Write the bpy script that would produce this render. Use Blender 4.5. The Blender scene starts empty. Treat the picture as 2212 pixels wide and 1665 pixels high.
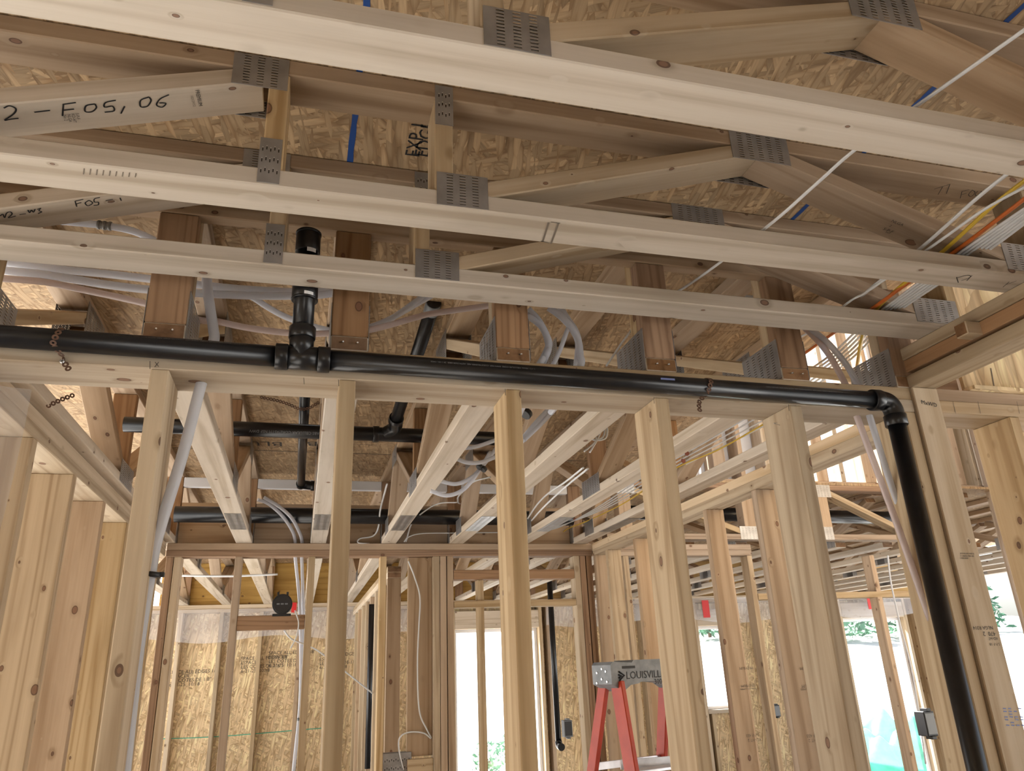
import bpy, bmesh, math, random
from mathutils import Vector, Matrix, Euler
random.seed(7)
SC = bpy.context.scene
COL = SC.collection
V = Vector

# ------------------------------------------------------------------ camera
YAW, PITCH, ROLL, FPX = 0.277561395, 0.361438634, 0.0423971309, 1611.0
ZC = 1.74
_f = V((math.sin(YAW)*math.cos(PITCH), math.cos(YAW)*math.cos(PITCH), math.sin(PITCH)))
_r = V((math.cos(YAW), -math.sin(YAW), 0)); _d = _f.cross(_r)
CR = math.cos(ROLL)*_r + math.sin(ROLL)*_d
CD = -math.sin(ROLL)*_r + math.cos(ROLL)*_d
CF = _f
cam_data = bpy.data.cameras.new('camera'); cam = bpy.data.objects.new('camera', cam_data); COL.objects.link(cam)
cam_data.sensor_width = 36; cam_data.lens = FPX/2212*36; cam_data.clip_start = .02; cam_data.clip_end = 500
m = Matrix.Identity(4)
for i in range(3):
    m[i][0] = CR[i]; m[i][1] = -CD[i]; m[i][2] = -CF[i]
m.translation = (0, 0, ZC)
cam.matrix_world = m
SC.camera = cam

def ray(x, y): return CR*((x-1106)/FPX) + CD*((y-832.5)/FPX) + CF
def atY(x, y, Y): d = ray(x, y); t = Y/d.y; return V((d.x*t, Y, ZC+d.z*t))
def atZ(x, y, Z): d = ray(x, y); t = (Z-ZC)/d.z; return V((d.x*t, d.y*t, Z))

# ------------------------------------------------------------------ light
w = bpy.data.worlds.new('sky'); SC.world = w; w.use_nodes = True
nt = w.node_tree; nt.nodes.clear()
sky = nt.nodes.new('ShaderNodeTexSky'); sky.sky_type = 'NISHITA'; sky.sun_disc = False
sky.sun_elevation = math.radians(48); sky.sun_rotation = math.radians(-32); sky.air_density = 1.0; sky.dust_density = 2.5; sky.ozone_density = 1
bg = nt.nodes.new('ShaderNodeBackground'); bg.inputs['Strength'].default_value = 0.27
wo = nt.nodes.new('ShaderNodeOutputWorld')
hz = nt.nodes.new('ShaderNodeHueSaturation'); hz.inputs['Saturation'].default_value = .45; nt.links.new(sky.outputs[0], hz.inputs['Color']); nt.links.new(hz.outputs[0], bg.inputs[0]); nt.links.new(bg.outputs[0], wo.inputs[0])
sd = bpy.data.lights.new('sun', 'SUN'); sd.energy = 22.0; sd.angle = math.radians(2); sd.color = (1, .985, .965)
sun = bpy.data.objects.new('sun', sd); COL.objects.link(sun)
sun.rotation_euler = Euler((math.radians(42), 0, math.radians(212)), 'XYZ'); sun.location = (-10, 20, 20)
SC.view_settings.view_transform = 'Standard'; SC.view_settings.look = 'None'
SC.view_settings.gamma = 1; SC.view_settings.use_curve_mapping = False
SC.view_settings.exposure = 0.36

# ------------------------------------------------------------------ materials
class N:
    def __init__(s, name):
        s.m = bpy.data.materials.new(name); s.m.use_nodes = True; s.t = s.m.node_tree; s.t.nodes.clear()
        s.out = s.t.nodes.new('ShaderNodeOutputMaterial')
    def n(s, ty, **k):
        x = s.t.nodes.new(ty)
        for a, b in k.items():
            if a.startswith('i_'):
                key = a[2:]; key = int(key) if key.isdigit() else key.replace('_', ' ')
                x.inputs[key].default_value = b
            else: setattr(x, a, b)
        return x
    def l(s, a, b): s.t.links.new(a, b)
    def ramp(s, src, stops):
        r = s.n('ShaderNodeValToRGB'); e = r.color_ramp.elements
        while len(e) < len(stops): e.new(.5)
        for q, (p, c) in zip(e, stops): q.position = p; q.color = (*c, 1) if len(c) == 3 else c
        s.l(src, r.inputs[0]); return r.outputs[0]
    def mix(s, fac, a, b, mode='MIX'):
        x = s.n('ShaderNodeMix', data_type='RGBA', blend_type=mode)
        for v, k in ((fac, 0), (a, 6), (b, 7)):
            if hasattr(v, 'is_output') or isinstance(v, bpy.types.NodeSocket): s.l(v, x.inputs[k])
            else: x.inputs[k].default_value = v if k == 0 else (*v, 1)
        return x.outputs[2]
    def math(s, op, a, b=0.0, c=0.0):
        x = s.n('ShaderNodeMath', operation=op)
        for i, v in enumerate((a, b, c)):
            if isinstance(v, bpy.types.NodeSocket): s.l(v, x.inputs[i])
            else: x.inputs[i].default_value = v
        return x.outputs[0]
    def bsdf(s, **k):
        p = s.n('ShaderNodeBsdfPrincipled')
        for a, b in k.items():
            key = a.replace('_', ' ')
            if isinstance(b, bpy.types.NodeSocket): s.l(b, p.inputs[key])
            else: p.inputs[key].default_value = b
        s.l(p.outputs[0], s.out.inputs[0]); return p

def wood(name, light, dark, knot=(.10, .05, .03), var=.16, knots=.21, grain=1.0, rough=.72):
    a = N(name)
    tc = a.n('ShaderNodeTexCoord'); oi = a.n('ShaderNodeObjectInfo')
    off = a.n('ShaderNodeCombineXYZ')
    a.l(a.math('MULTIPLY', oi.outputs['Random'], 97.0), off.inputs[0]); a.l(a.math('MULTIPLY', oi.outputs['Random'], 31.0), off.inputs[1]); a.l(a.math('MULTIPLY', oi.outputs['Random'], 57.0), off.inputs[2])
    ad = a.n('ShaderNodeVectorMath', operation='ADD'); a.l(tc.outputs['Object'], ad.inputs[0]); a.l(off.outputs[0], ad.inputs[1])
    P = ad.outputs[0]
    # knots
    mk = a.n('ShaderNodeMapping', i_Scale=(13, 20, 20)); a.l(P, mk.inputs[0])
    vo = a.n('ShaderNodeTexVoronoi', i_Scale=1.0); vo.inputs['Randomness'].default_value = 1; a.l(mk.outputs[0], vo.inputs['Vector'])
    kd = vo.outputs['Distance']
    sepc = a.n('ShaderNodeSeparateColor'); a.l(vo.outputs['Color'], sepc.inputs[0])
    kr = a.math('MULTIPLY', a.math('POWER', sepc.outputs[0], 2.8), knots)      # radius differs per cell
    kn = a.math('LESS_THAN', kd, kr)
    ksoft = a.math('SUBTRACT', 1.0, a.math('DIVIDE', kd, a.math('ADD', a.math('MULTIPLY', kr, 2.2), .001)))
    ksoft = a.math('MAXIMUM', ksoft, 0.0)
    # grain lines, bent around knots
    mg = a.n('ShaderNodeMapping', i_Scale=(.9, 26, 26)); a.l(P, mg.inputs[0])
    nz = a.n('ShaderNodeTexNoise', i_Scale=1.0, i_Detail=3.0, i_Roughness=.6, i_Distortion=.5); a.l(mg.outputs[0], nz.inputs['Vector'])
    mw = a.n('ShaderNodeMapping', i_Scale=(.35, 9, 9)); a.l(P, mw.inputs[0])
    nw = a.n('ShaderNodeTexNoise', i_Scale=1.0, i_Detail=1.5); a.l(mw.outputs[0], nw.inputs['Vector'])
    ph = a.math('ADD', a.math('MULTIPLY', nw.outputs[0], 34.0*grain), a.math('MULTIPLY', ksoft, 5.0))
    rings = a.math('POWER', a.math('ADD', a.math('MULTIPLY', a.math('SINE', ph), .5), .5), 3.0)
    mf = a.n('ShaderNodeMapping', i_Scale=(5, 160, 160)); a.l(P, mf.inputs[0])
    nf = a.n('ShaderNodeTexNoise', i_Scale=1.0, i_Detail=2.0); a.l(mf.outputs[0], nf.inputs['Vector'])
    g = a.math('ADD', a.math('ADD', a.math('MULTIPLY', nz.outputs[0], .75), a.math('MULTIPLY', rings, .28)), a.math('MULTIPLY', nf.outputs[0], .25))
    c = a.ramp(g, [(.36, light), (.58, tuple(.6*p+.4*q for p, q in zip(light, dark))), (.86, tuple(x*.92 for x in dark))])
    # blotches: blue stain and dirt, large and faint
    mb = a.n('ShaderNodeMapping', i_Scale=(1.6, 7, 7)); a.l(P, mb.inputs[0])
    nb = a.n('ShaderNodeTexNoise', i_Scale=1.0, i_Detail=4.0, i_Roughness=.65); a.l(mb.outputs[0], nb.inputs['Vector'])
    c = a.mix(a.ramp(nb.outputs[0], [(.5, (0, 0, 0)), (.78, (.4, .4, .4))]), c, tuple(x*.62 for x in dark))
    # per-board tint
    r2 = a.math('FRACT', a.math('MULTIPLY', oi.outputs['Random'], 13.7))
    r3 = a.math('FRACT', a.math('MULTIPLY', oi.outputs['Random'], 41.3))
    hs = a.n('ShaderNodeHueSaturation'); a.l(c, hs.inputs['Color'])
    a.l(a.math('ADD', a.math('MULTIPLY', r2, 2*var), 1.0-var), hs.inputs['Value'])
    a.l(a.math('ADD', a.math('MULTIPLY', r3, .3), .85), hs.inputs['Saturation'])
    c = hs.outputs[0]
    c = a.mix(a.math('MULTIPLY', ksoft, .45), c, tuple(x*.55 for x in dark))
    kc = a.mix(a.math('GREATER_THAN', kd, a.math('MULTIPLY', kr, .75)), tuple(min(1, x*1.9) for x in knot), knot)
    c = a.mix(a.math('MULTIPLY', kn, .85), c, kc)
    bp = a.n('ShaderNodeBump', i_Strength=.25, i_Distance=.001); a.l(g, bp.inputs['Height'])
    p = a.bsdf(Base_Color=c, Roughness=rough); p.inputs['Specular IOR Level'].default_value = .25
    a.l(bp.outputs[0], p.inputs['Normal'])
    return a.m

M = {}
M['spruce'] = wood('pale_spruce', (.56, .465, .35), (.42, .315, .205))
M['chord'] = wood('planed_spruce', (.575, .505, .42), (.445, .365, .275), var=.1)
M['stud'] = wood('yellow_stud', (.51, .395, .255), (.36, .25, .14), var=.13, grain=1.3)
M['fir'] = wood('red_fir', (.36, .22, .125), (.225, .125, .065), var=.15, grain=2.2)
M['pink'] = wood('pink_spruce', (.47, .355, .25), (.335, .23, .145), var=.14)
M['endgrain'] = wood('end_grain', (.26, .15, .08), (.15, .08, .04), var=.2, knots=.05)

def osb(name, base, mul=1.0):
    a = N(name); tc = a.n('ShaderNodeTexCoord'); P = tc.outputs['Object']
    cols = None; h = None
    for i, (sx, sy, rot) in enumerate(((11, 70, .25), (60, 13, .35), (12, 78, -.7), (14, 62, 1.15), (11, 85, -.15))):
        mp = a.n('ShaderNodeMapping', i_Scale=(1, 1, 1), i_Rotation=(0, 0, rot)); a.l(P, mp.inputs[0])
        nn = a.n('ShaderNodeTexNoise', i_Scale=5.0, i_Detail=1.0); a.l(mp.outputs[0], nn.inputs['Vector'])
        wv = a.n('ShaderNodeVectorMath', operation='SCALE'); a.l(nn.outputs['Color'], wv.inputs[0]); wv.inputs['Scale'].default_value = .025
        av = a.n('ShaderNodeVectorMath', operation='ADD'); a.l(mp.outputs[0], av.inputs[0]); a.l(wv.outputs[0], av.inputs[1])
        ms = a.n('ShaderNodeMapping', i_Scale=(sx*mul, sy*mul, 4), i_Location=(i*7.3, i*3.1, 0)); a.l(av.outputs[0], ms.inputs[0])
        vo = a.n('ShaderNodeTexVoronoi', feature='F1', i_Scale=1.0); a.l(ms.outputs[0], vo.inputs['Vector'])
        sp = a.n('ShaderNodeSeparateColor'); a.l(vo.outputs['Color'], sp.inputs[0])
        fm = a.n('ShaderNodeMapping', i_Scale=(sx*1.5*mul, sy*4*mul, 1)); a.l(av.outputs[0], fm.inputs[0])
        fn = a.n('ShaderNodeTexNoise', i_Scale=1.0, i_Detail=2.0); a.l(fm.outputs[0], fn.inputs['Vector'])
        val = a.math('ADD', a.math('MULTIPLY', sp.outputs[0], .6), a.math('MULTIPLY', fn.outputs[0], .5))
        b = base
        c = a.ramp(val, [(.15, tuple(x*.6 for x in b)), (.38, tuple(x*.85 for x in b)), (.65, b), (.95, tuple(min(1, x*1.4) for x in b))])
        edge = a.ramp(vo.outputs['Distance'], [(.45, (1, 1, 1)), (.8, (.55, .46, .37))])
        c = a.mix(.8, c, edge, 'MULTIPLY')
        if cols is None: cols = c
        else: cols = a.mix(a.math('GREATER_THAN', sp.outputs[1], .5), cols, c)
    nb = a.n('ShaderNodeTexNoise', i_Scale=2.2, i_Detail=3.0); a.l(P, nb.inputs['Vector'])
    cols = a.mix(a.ramp(nb.outputs[0], [(.45, (0, 0, 0)), (.8, (.3, .3, .3))]), cols, tuple(x*.65 for x in base))
    a.bsdf(Base_Color=cols, Roughness=.8)
    return a.m
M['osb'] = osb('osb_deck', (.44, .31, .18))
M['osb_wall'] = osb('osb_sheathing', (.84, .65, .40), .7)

def plain(name, col, rough=.5, metal=0.0, **k):
    a = N(name); p = a.bsdf(Base_Color=(*col, 1), Roughness=rough, Metallic=metal)
    for q, v in k.items(): p.inputs[q.replace('_', ' ')].default_value = v
    return a.m
def worn(name, c1, c2, rough, scale, metal=0.0, **k):
    a = N(name); tc = a.n('ShaderNodeTexCoord')
    nz = a.n('ShaderNodeTexNoise', i_Scale=scale, i_Detail=4.0); a.l(tc.outputs['Object'], nz.inputs['Vector'])
    c = a.ramp(nz.outputs[0], [(.35, c1), (.7, c2)])
    p = a.bsdf(Base_Color=c, Roughness=rough, Metallic=metal)
    for q, v in k.items(): p.inputs[q.replace('_', ' ')].default_value = v
    return a.m
M['galv'] = worn('galvanised_steel', (.30, .30, .30), (.42, .42, .43), .42, 14, .75)
M['slot'] = plain('slot_shade', (.03, .028, .026), .7)  # dark fill that paints shade into slots
M['tooth'] = plain('tooth_glint', (.55, .56, .58), .35, .8)  # lighter copy of the plate steel, a painted glint
M['abs'] = worn('black_abs', (.004, .0045, .006), (.009, .0095, .012), .30, 30)
M['rubber'] = plain('black_plastic', (.012, .012, .013), .45)
M['rust'] = worn('rusty_strap', (.09, .05, .035), (.20, .11, .07), .7, 60, .3)
M['screw'] = plain('zinc_screw', (.7, .72, .75), .25, .9)
M['white'] = plain('white_jacket', (.62, .63, .64), .4)
M['yellow'] = plain('yellow_jacket', (.62, .42, .04), .4)
M['orange'] = plain('orange_jacket', (.50, .12, .02), .4)
M['greyplastic'] = plain('grey_plastic', (.16, .17, .18), .45)
M['grey_fit'] = worn('grey_fitting', (.12, .12, .12), (.3, .3, .3), .4, 60)
M['copper'] = plain('rust_red_ring', (.22, .05, .03), .5)
M['ink'] = plain('marker_ink', (.012, .012, .014), .7)
M['stamp'] = plain('stamp_ink', (.05, .045, .04), .8)
M['stampfaint'] = plain('faint_stamp_ink', (.16, .13, .10), .8)
M['print'] = plain('grey_print', (.22, .23, .25), .6)
M['pexblue'] = plain('blue_tube_print', (.16, .20, .42), .6)
M['blue'] = plain('blue_paint', (.01, .06, .25), .7)
M['paper'] = plain('paper_sticker', (.75, .76, .78), .6)
M['red'] = plain('red_tape', (.6, .02, .02), .5)
M['fibre'] = worn('orange_fibreglass', (.36, .026, .004), (.43, .036, .007), .45, 20)
M['alu'] = worn('aluminium', (.5, .5, .52), (.66, .66, .68), .35, 20, .85)
M['cap'] = worn('grey_ladder_cap', (.17, .18, .19), (.26, .27, .28), .55, 25)
M['rim'] = wood('yellow_plywood', (.58, .36, .10), (.42, .24, .06), var=.05, knots=.2)
M['whitewood'] = plain('white_primed', (.72, .72, .74), .6)
M['greentarp'] = worn('green_tarp', (.05, .42, .30), (.10, .55, .42), .45, 6)
M['concrete'] = worn('floor_sheathing', (.46, .44, .41), (.56, .54, .50), .85, 5)
M['gravel'] = worn('pale_gravel', (.70, .69, .66), (.82, .81, .78), .95, 1.2)
M['leaf'] = worn('hedge_leaves', (.08, .22, .13), (.16, .34, .20), .7, 3)
M['grassmat'] = worn('dry_grass', (.25, .36, .18), (.40, .46, .28), .9, 8)

def pexmat(name, col):
    a = N(name)
    p = a.n('ShaderNodeBsdfPrincipled'); p.inputs['Base Color'].default_value = (*col, 1); p.inputs['Roughness'].default_value = .28
    tr = a.n('ShaderNodeBsdfTranslucent'); tr.inputs[0].default_value = (*col, 1)
    tp = a.n('ShaderNodeBsdfTransparent')
    m1 = a.n('ShaderNodeMixShader'); m1.inputs[0].default_value = .35; a.l(p.outputs[0], m1.inputs[1]); a.l(tr.outputs[0], m1.inputs[2])
    m2 = a.n('ShaderNodeMixShader'); m2.inputs[0].default_value = .14; a.l(m1.outputs[0], m2.inputs[1]); a.l(tp.outputs[0], m2.inputs[2])
    a.l(m2.outputs[0], a.out.inputs[0]); return a.m
M['pex'] = pexmat('translucent_tube', (.72, .74, .80))
M['pexpink'] = pexmat('pinkish_tube', (.72, .62, .60))
def polymat():
    a = N('clear_poly_sheet')
    d = a.n('ShaderNodeBsdfPrincipled'); d.inputs['Base Color'].default_value = (.82, .82, .86, 1); d.inputs['Roughness'].default_value = .22
    tp = a.n('ShaderNodeBsdfTransparent'); tp.inputs[0].default_value = (.95, .95, .97, 1)
    mx = a.n('ShaderNodeMixShader'); mx.inputs[0].default_value = .72; a.l(d.outputs[0], mx.inputs[1]); a.l(tp.outputs[0], mx.inputs[2])
    a.l(mx.outputs[0], a.out.inputs[0]); return a.m
M['poly'] = polymat()

# ------------------------------------------------------------------ helpers
def mesh_obj(name, me, parent=None, mat=None, loc=None):
    o = bpy.data.objects.new(name, me); COL.objects.link(o)
    if mat is not None and not me.materials: me.materials.append(M[mat] if isinstance(mat, str) else mat)
    if parent is not None: o.parent = parent
    if loc is not None: o.location = loc
    return o
def thing(name, label, cat, loc=(0, 0, 0), group=None):
    o = bpy.data.objects.new(name, None); COL.objects.link(o); o.location = loc; o.empty_display_size = .1
    o['label'] = label; o['category'] = cat
    if group: o['group'] = group
    return o
def tag(o, label, cat, group=None):
    o['label'] = label; o['category'] = cat
    if group: o['group'] = group
    return o
def struct(name, label, loc=(0, 0, 0)):
    o = bpy.data.objects.new(name, None); COL.objects.link(o); o.location = loc; o.empty_display_size = .1
    o['kind'] = 'structure'; o['label'] = label
    return o
_bc = {}
def boxmesh(L, W, T, mat, bev=.0025):
    key = (round(L, 3), round(W, 3), round(T, 3), mat, bev)
    if key in _bc: return _bc[key]
    bm = bmesh.new(); bmesh.ops.create_cube(bm, size=1)
    for v in bm.verts: v.co = (v.co.x*L, v.co.y*W, v.co.z*T)
    if bev: bmesh.ops.bevel(bm, geom=bm.edges[:], offset=min(bev, T*.3), segments=1, affect='EDGES')
    me = bpy.data.meshes.new('board'); bm.to_mesh(me); bm.free(); me.materials.append(M[mat])
    if mat in ('spruce', 'chord', 'stud', 'fir', 'pink'):
        me.materials.append(M['endgrain'])
        for p in me.polygons:
            if abs(p.normal.x) > .9: p.material_index = 1
    _bc[key] = me
    return me
def ploc(parent): return parent.matrix_basis.translation if parent is not None else V((0, 0, 0))
def wloc(parent):
    p = V((0, 0, 0))
    while parent is not None: p = p + parent.location; parent = parent.parent
    return p
def beam(name, parent, p0, p1, w, t, wdir, mat, bev=.0025):
    """board from p0 to p1 (centre line); w measured along wdir, t across"""
    p0, p1 = V(p0), V(p1); x = (p1-p0); L = x.length; x.normalize()
    y = V(wdir); y = (y - x*y.dot(x)).normalized(); z = x.cross(y)
    o = mesh_obj(name, boxmesh(L, w, t, mat, bev), parent)
    r = Matrix((x, y, z)).transposed()
    o.rotation_mode = 'QUATERNION'; o.rotation_quaternion = r.to_quaternion(); o.location = (p0+p1)/2 - wloc(parent)
    return o
def box(name, parent, a, b, mat, bev=.0025):
    """axis aligned board from corner a to corner b; grain along the longest side"""
    a, b = V(a), V(b); c = (a+b)/2; d = b-a; d = V((abs(d.x), abs(d.y), abs(d.z)))
    k = max(range(3), key=lambda i: d[i])
    if k == 0: return beam(name, parent, c-V((d.x/2, 0, 0)), c+V((d.x/2, 0, 0)), d.y, d.z, (0, 1, 0), mat, bev)
    if k == 1: return beam(name, parent, c-V((0, d.y/2, 0)), c+V((0, d.y/2, 0)), d.x, d.z, (1, 0, 0), mat, bev)
    return beam(name, parent, c-V((0, 0, d.z/2)), c+V((0, 0, d.z/2)), d.x, d.y, (1, 0, 0), mat, bev)
def smooth_pts(pts, n=8):
    pts = [V(p) for p in pts]
    if len(pts) < 3: return pts
    out = []
    for i in range(len(pts)-1):
        p0 = pts[i-1] if i else pts[0]*2-pts[1]; p1 = pts[i]; p2 = pts[i+1]; p3 = pts[i+2] if i+2 < len(pts) else pts[-1]*2-pts[-2]
        for k in range(n):
            t = k/n
            out.append(.5*((2*p1)+(p2-p0)*t+(2*p0-5*p1+4*p2-p3)*t*t+(3*p1-p0-3*p2+p3)*t**3))
    out.append(pts[-1]); return out
def sweep(pts, rad, seg=10, flat=1.0, up=(0, 0, 1), caps=True):
    """tube along pts; rad may be a list; flat squeezes the section"""
    n = len(pts); vs = []; fs = []
    nrm = None
    for i, p in enumerate(pts):
        d = (pts[min(i+1, n-1)]-pts[max(i-1, 0)]).normalized()
        if nrm is None:
            nrm = V(up) - d*V(up).dot(d)
            if nrm.length < .05: nrm = V((1, 0, 0)) - d*d.x
        else: nrm = nrm - d*nrm.dot(d)
        nrm.normalize(); b = d.cross(nrm)
        r = rad[i] if isinstance(rad, (list, tuple)) else rad
        for k in range(seg):
            a = 2*math.pi*k/seg
            vs.append(p + nrm*(math.cos(a)*r*flat) + b*(math.sin(a)*r))
    for i in range(n-1):
        for k in range(seg):
            k2 = (k+1) % seg
            fs.append((i*seg+k, i*seg+k2, (i+1)*seg+k2, (i+1)*seg+k))
    if caps: fs.append(tuple(range(seg))[::-1]); fs.append(tuple((n-1)*seg+k for k in range(seg)))
    return vs, fs
def tube(name, parent, pts, rad, mat, seg=12, flat=1.0, smooth=True, n=8, up=(0, 0, 1)):
    pts = smooth_pts(pts, n) if smooth else [V(p) for p in pts]
    o0 = wloc(parent)
    base = pts[0].copy() if parent is None else V((0, 0, 0))
    vs, fs = sweep([p-o0-base for p in pts], rad, seg, flat, up)
    me = bpy.data.meshes.new(name); me.from_pydata(vs, [], fs)
    for p in me.polygons: p.use_smooth = len(p.vertices) == 4
    o = mesh_obj(name, me, parent, mat)
    if parent is None: o.location = base
    return o
def pydata(name, parent, vs, fs, mats, idx=None, loc=None):
    me = bpy.data.meshes.new(name); me.from_pydata([tuple(v) for v in vs], [], fs)
    for q in (mats if isinstance(mats, (list, tuple)) else [mats]): me.materials.append(M[q])
    if idx:
        for p, i in zip(me.polygons, idx): p.material_index = i
    return mesh_obj(name, me, parent, None, loc)
_pc = {}
def platemesh(Wd, Ht, vertical, dens):
    """punched nail plate lying in local XY, thickness along +Z; dark quads behind the cut slots paint in their shade"""
    key = (round(Wd, 3), round(Ht, 3), vertical, dens)
    if key in _pc: return _pc[key]
    vs = []; fs = []; ix = []
    def q(x0, x1, y0, y1, z, mi):
        b = len(vs); vs.extend([(x0, y0, z), (x1, y0, z), (x1, y1, z), (x0, y1, z)]); fs.append((b, b+1, b+2, b+3)); ix.append(mi)
    T = .0014
    if vertical: sw, sl, px, py = .0022, .008, .0072, .0245
    else: sw, sl, px, py = .0125, .0022, .026, .0066
    px /= dens; py /= dens; sw /= dens; sl /= dens
    nx = max(1, int((Wd-.004)/px)); ny = max(1, int((Ht-.003)/py))
    xs = [(-nx/2+.5+i)*px for i in range(nx)]; ys = [(-ny/2+.5+i)*py for i in range(ny)]
    # column strips: solid strip between slot columns, inside a column solid between slots
    x = -Wd/2
    for j, cx in enumerate(xs):
        q(x, cx-sw/2, -Ht/2, Ht/2, T, 0)
        y = -Ht/2
        for k, cy in enumerate(ys):
            if vertical: cy = cy + (sl*.35 if j % 2 else -sl*.1)
            if cy+sl/2 > Ht/2: continue
            q(cx-sw/2, cx+sw/2, y, cy-sl/2, T, 0)
            q(cx-sw/2, cx+sw/2, cy-sl/2, cy+sl/2, .0002, 1)  # dark backing quad, shade put into its colour
            # rolled lip of each tooth, its glint painted in lighter steel
            if vertical: q(cx-sw*.55, cx+sw*.55, cy+sl*.28, cy+sl/2+.0006, T+.0012, 2)
            else: q(cx-sw/2, cx+sw/2, cy+sl*.15, cy+sl*.62, T+.0012, 2)
            y = cy+sl/2
        q(cx-sw/2, cx+sw/2, y, Ht/2, T, 0); x = cx+sw/2
    q(x, Wd/2, -Ht/2, Ht/2, T, 0)
    # rim
    b = len(vs); c = [(-Wd/2, -Ht/2), (Wd/2, -Ht/2), (Wd/2, Ht/2), (-Wd/2, Ht/2)]
    vs.extend([(x, y, 0) for x, y in c]+[(x, y, T) for x, y in c])
    for i in range(4): fs.append((b+i, b+(i+1) % 4, b+4+(i+1) % 4, b+4+i)); ix.append(0)
    me = bpy.data.meshes.new('connector_plate'); me.from_pydata(vs, [], fs)
    for n_ in ('galv', 'slot', 'tooth'): me.materials.append(M[n_])
    for p, i in zip(me.polygons, ix): p.material_index = i
    _pc[key] = me; return me
def plate(parent, c, wd, ht, xdir, nrm, vertical=False, dens=1.0):
    """connector plate centred at c"""
    x = V(xdir).normalized(); z = V(nrm).normalized(); y = z.cross(x)
    o = mesh_obj('connector_plate', platemesh(wd, ht, vertical, dens), parent)
    o.rotation_mode = 'QUATERNION'; o.rotation_quaternion = Matrix((x, y, z)).transposed().to_quaternion(); o.location = V(c)-wloc(parent)
    return o
def lettering(parent, s, org, xdir, nrm, size, mat='stamp', name='lettering', align='LEFT', squash=1.0):
    cu = bpy.data.curves.new('txt', 'FONT'); cu.body = s; cu.size = size; cu.align_x = align; cu.resolution_u = 2
    t = bpy.data.objects.new('txt', cu); COL.objects.link(t)
    me = bpy.data.meshes.new_from_object(t); bpy.data.objects.remove(t); bpy.data.curves.remove(cu)
    me.materials.clear(); me.materials.append(M[mat])
    x = V(xdir).normalized(); z = V(nrm).normalized(); y = z.cross(x)
    o = mesh_obj(name, me, parent)
    o.rotation_mode = 'QUATERNION'; o.rotation_quaternion = Matrix((x, y, z)).transposed().to_quaternion()
    o.location = V(org)+z*.0006-wloc(parent); o.scale = (squash, 1, 1)
    return o
def handwriting(parent, strokes, org, xdir, nrm, width, mat='ink'):
    x = V(xdir).normalized(); z = V(nrm).normalized(); y = z.cross(x); vs = []; fs = []
    o0 = wloc(parent)
    for st in strokes:
        pts = [V((p[0], p[1], 0)) for p in st]; pts = smooth_pts(pts, 4) if len(pts) > 2 else pts
        for i in range(len(pts)):
            d = (pts[min(i+1, len(pts)-1)]-pts[max(i-1, 0)]).normalized(); s = V((-d.y, d.x, 0))*width/2
            vs += [pts[i]+s, pts[i]-s]
            if i: b = len(vs)-4; fs.append((b, b+1, b+3, b+2))
    vs = [V(org)-o0 + x*v.x + y*v.y + z*.0006 for v in vs]
    o = pydata('handwriting', parent, vs, fs, mat)
    if len(strokes) > 1: o['kind'] = 'stuff'
    return o
def atX(x, y, X): d = ray(x, y); t = X/d.x; return V((X, d.y*t, ZC+d.z*t))
def atP(x, y, P0, n):
    d = ray(x, y); o = V((0, 0, ZC)); n = V(n); t = (V(P0)-o).dot(n)/d.dot(n); return o+d*t
def marks(parent, strokes, P0, n, width, mat='ink'):
    """pen strokes lying on the plane (P0, n) of the part they are written on"""
    n = V(n).normalized(); x = n.orthogonal().normalized(); y = n.cross(x)
    loc = [[((atP(px, py, P0, n)-V(P0)).dot(x), (atP(px, py, P0, n)-V(P0)).dot(y)) for px, py in s] for s in strokes]
    return handwriting(parent, loc, P0, x, n, width, mat)
X3, Y3, Z3 = V((1, 0, 0)), V((0, 1, 0)), V((0, 0, 1))
PB, PT = 2.391, 2.467          # underside and top of the double top plates
DECK = 2.895                   # underside of the subfloor above

# ------------------------------------------------------------------ floor, deck overhead, ground
fl = mesh_obj('floor', boxmesh(16, 14.6, .03, 'concrete', 0), None, None, (1.5, 1.35, -.015)); fl['kind'] = 'structure'; fl['label'] = 'plywood subfloor of the unfinished house'
ce = struct('ceiling', 'underside of the OSB subfloor overhead', (0, 0, DECK))
def panel(x0, x1, y0, y1):
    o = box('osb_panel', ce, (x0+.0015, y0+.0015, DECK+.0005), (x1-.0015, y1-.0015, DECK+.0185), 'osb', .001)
    o.rotation_quaternion = (1, 0, 0, 0) if (x1-x0) >= (y1-y0) else o.rotation_quaternion
    return o
pan = {}
for i in range(-3, 2):
    for j in range(-3, 3):
        if (j < 0) is False and i < -2: continue
        if j == -3 and False: continue
        x0 = .054+1.226*i; y0 = 1.68+2.44*j
        if j == 0 or True: pan[i, j] = panel(x0, min(x0+1.226, 1.93), y0, min(y0+2.44, 8.66))
for i in range(2):  # deck added over the right bay to cut bounce light on near trusses
    for j in range(2): panel(1.935+1.22*i, 1.935+1.22*(i+1), -3.2+2.44*j, min(-3.2+2.44*(j+1), 1.66))
for i in range(5):
    for j in range(2):
        panel(1.935+1.22*i, 1.935+1.22*(i+1), 4.56+2.44*j, min(4.56+2.44*(j+1), 8.66))
for i in (0, 1):              # sprayed layout lines along the panel edges
    for (ya, yb) in ((.3, .98), (.99, 1.16), (1.16, 1.62)):
        x = .054+1.226*i; pts = []
        n = 14; vs = []; fs = []
        for k in range(n+1):
            y = ya+(yb-ya)*k/n
            vs += [(x-.0065+random.uniform(-.0015, .0015), y, DECK-.0004), (x+.0065+random.uniform(-.0015, .0015), y, DECK-.0004)]
            if k: b = 2*k; fs.append((b-2, b-1, b+1, b))
        pydata('blue_line', ce, [V(v)-V((0, 0, DECK)) for v in vs], fs, 'blue')
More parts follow.
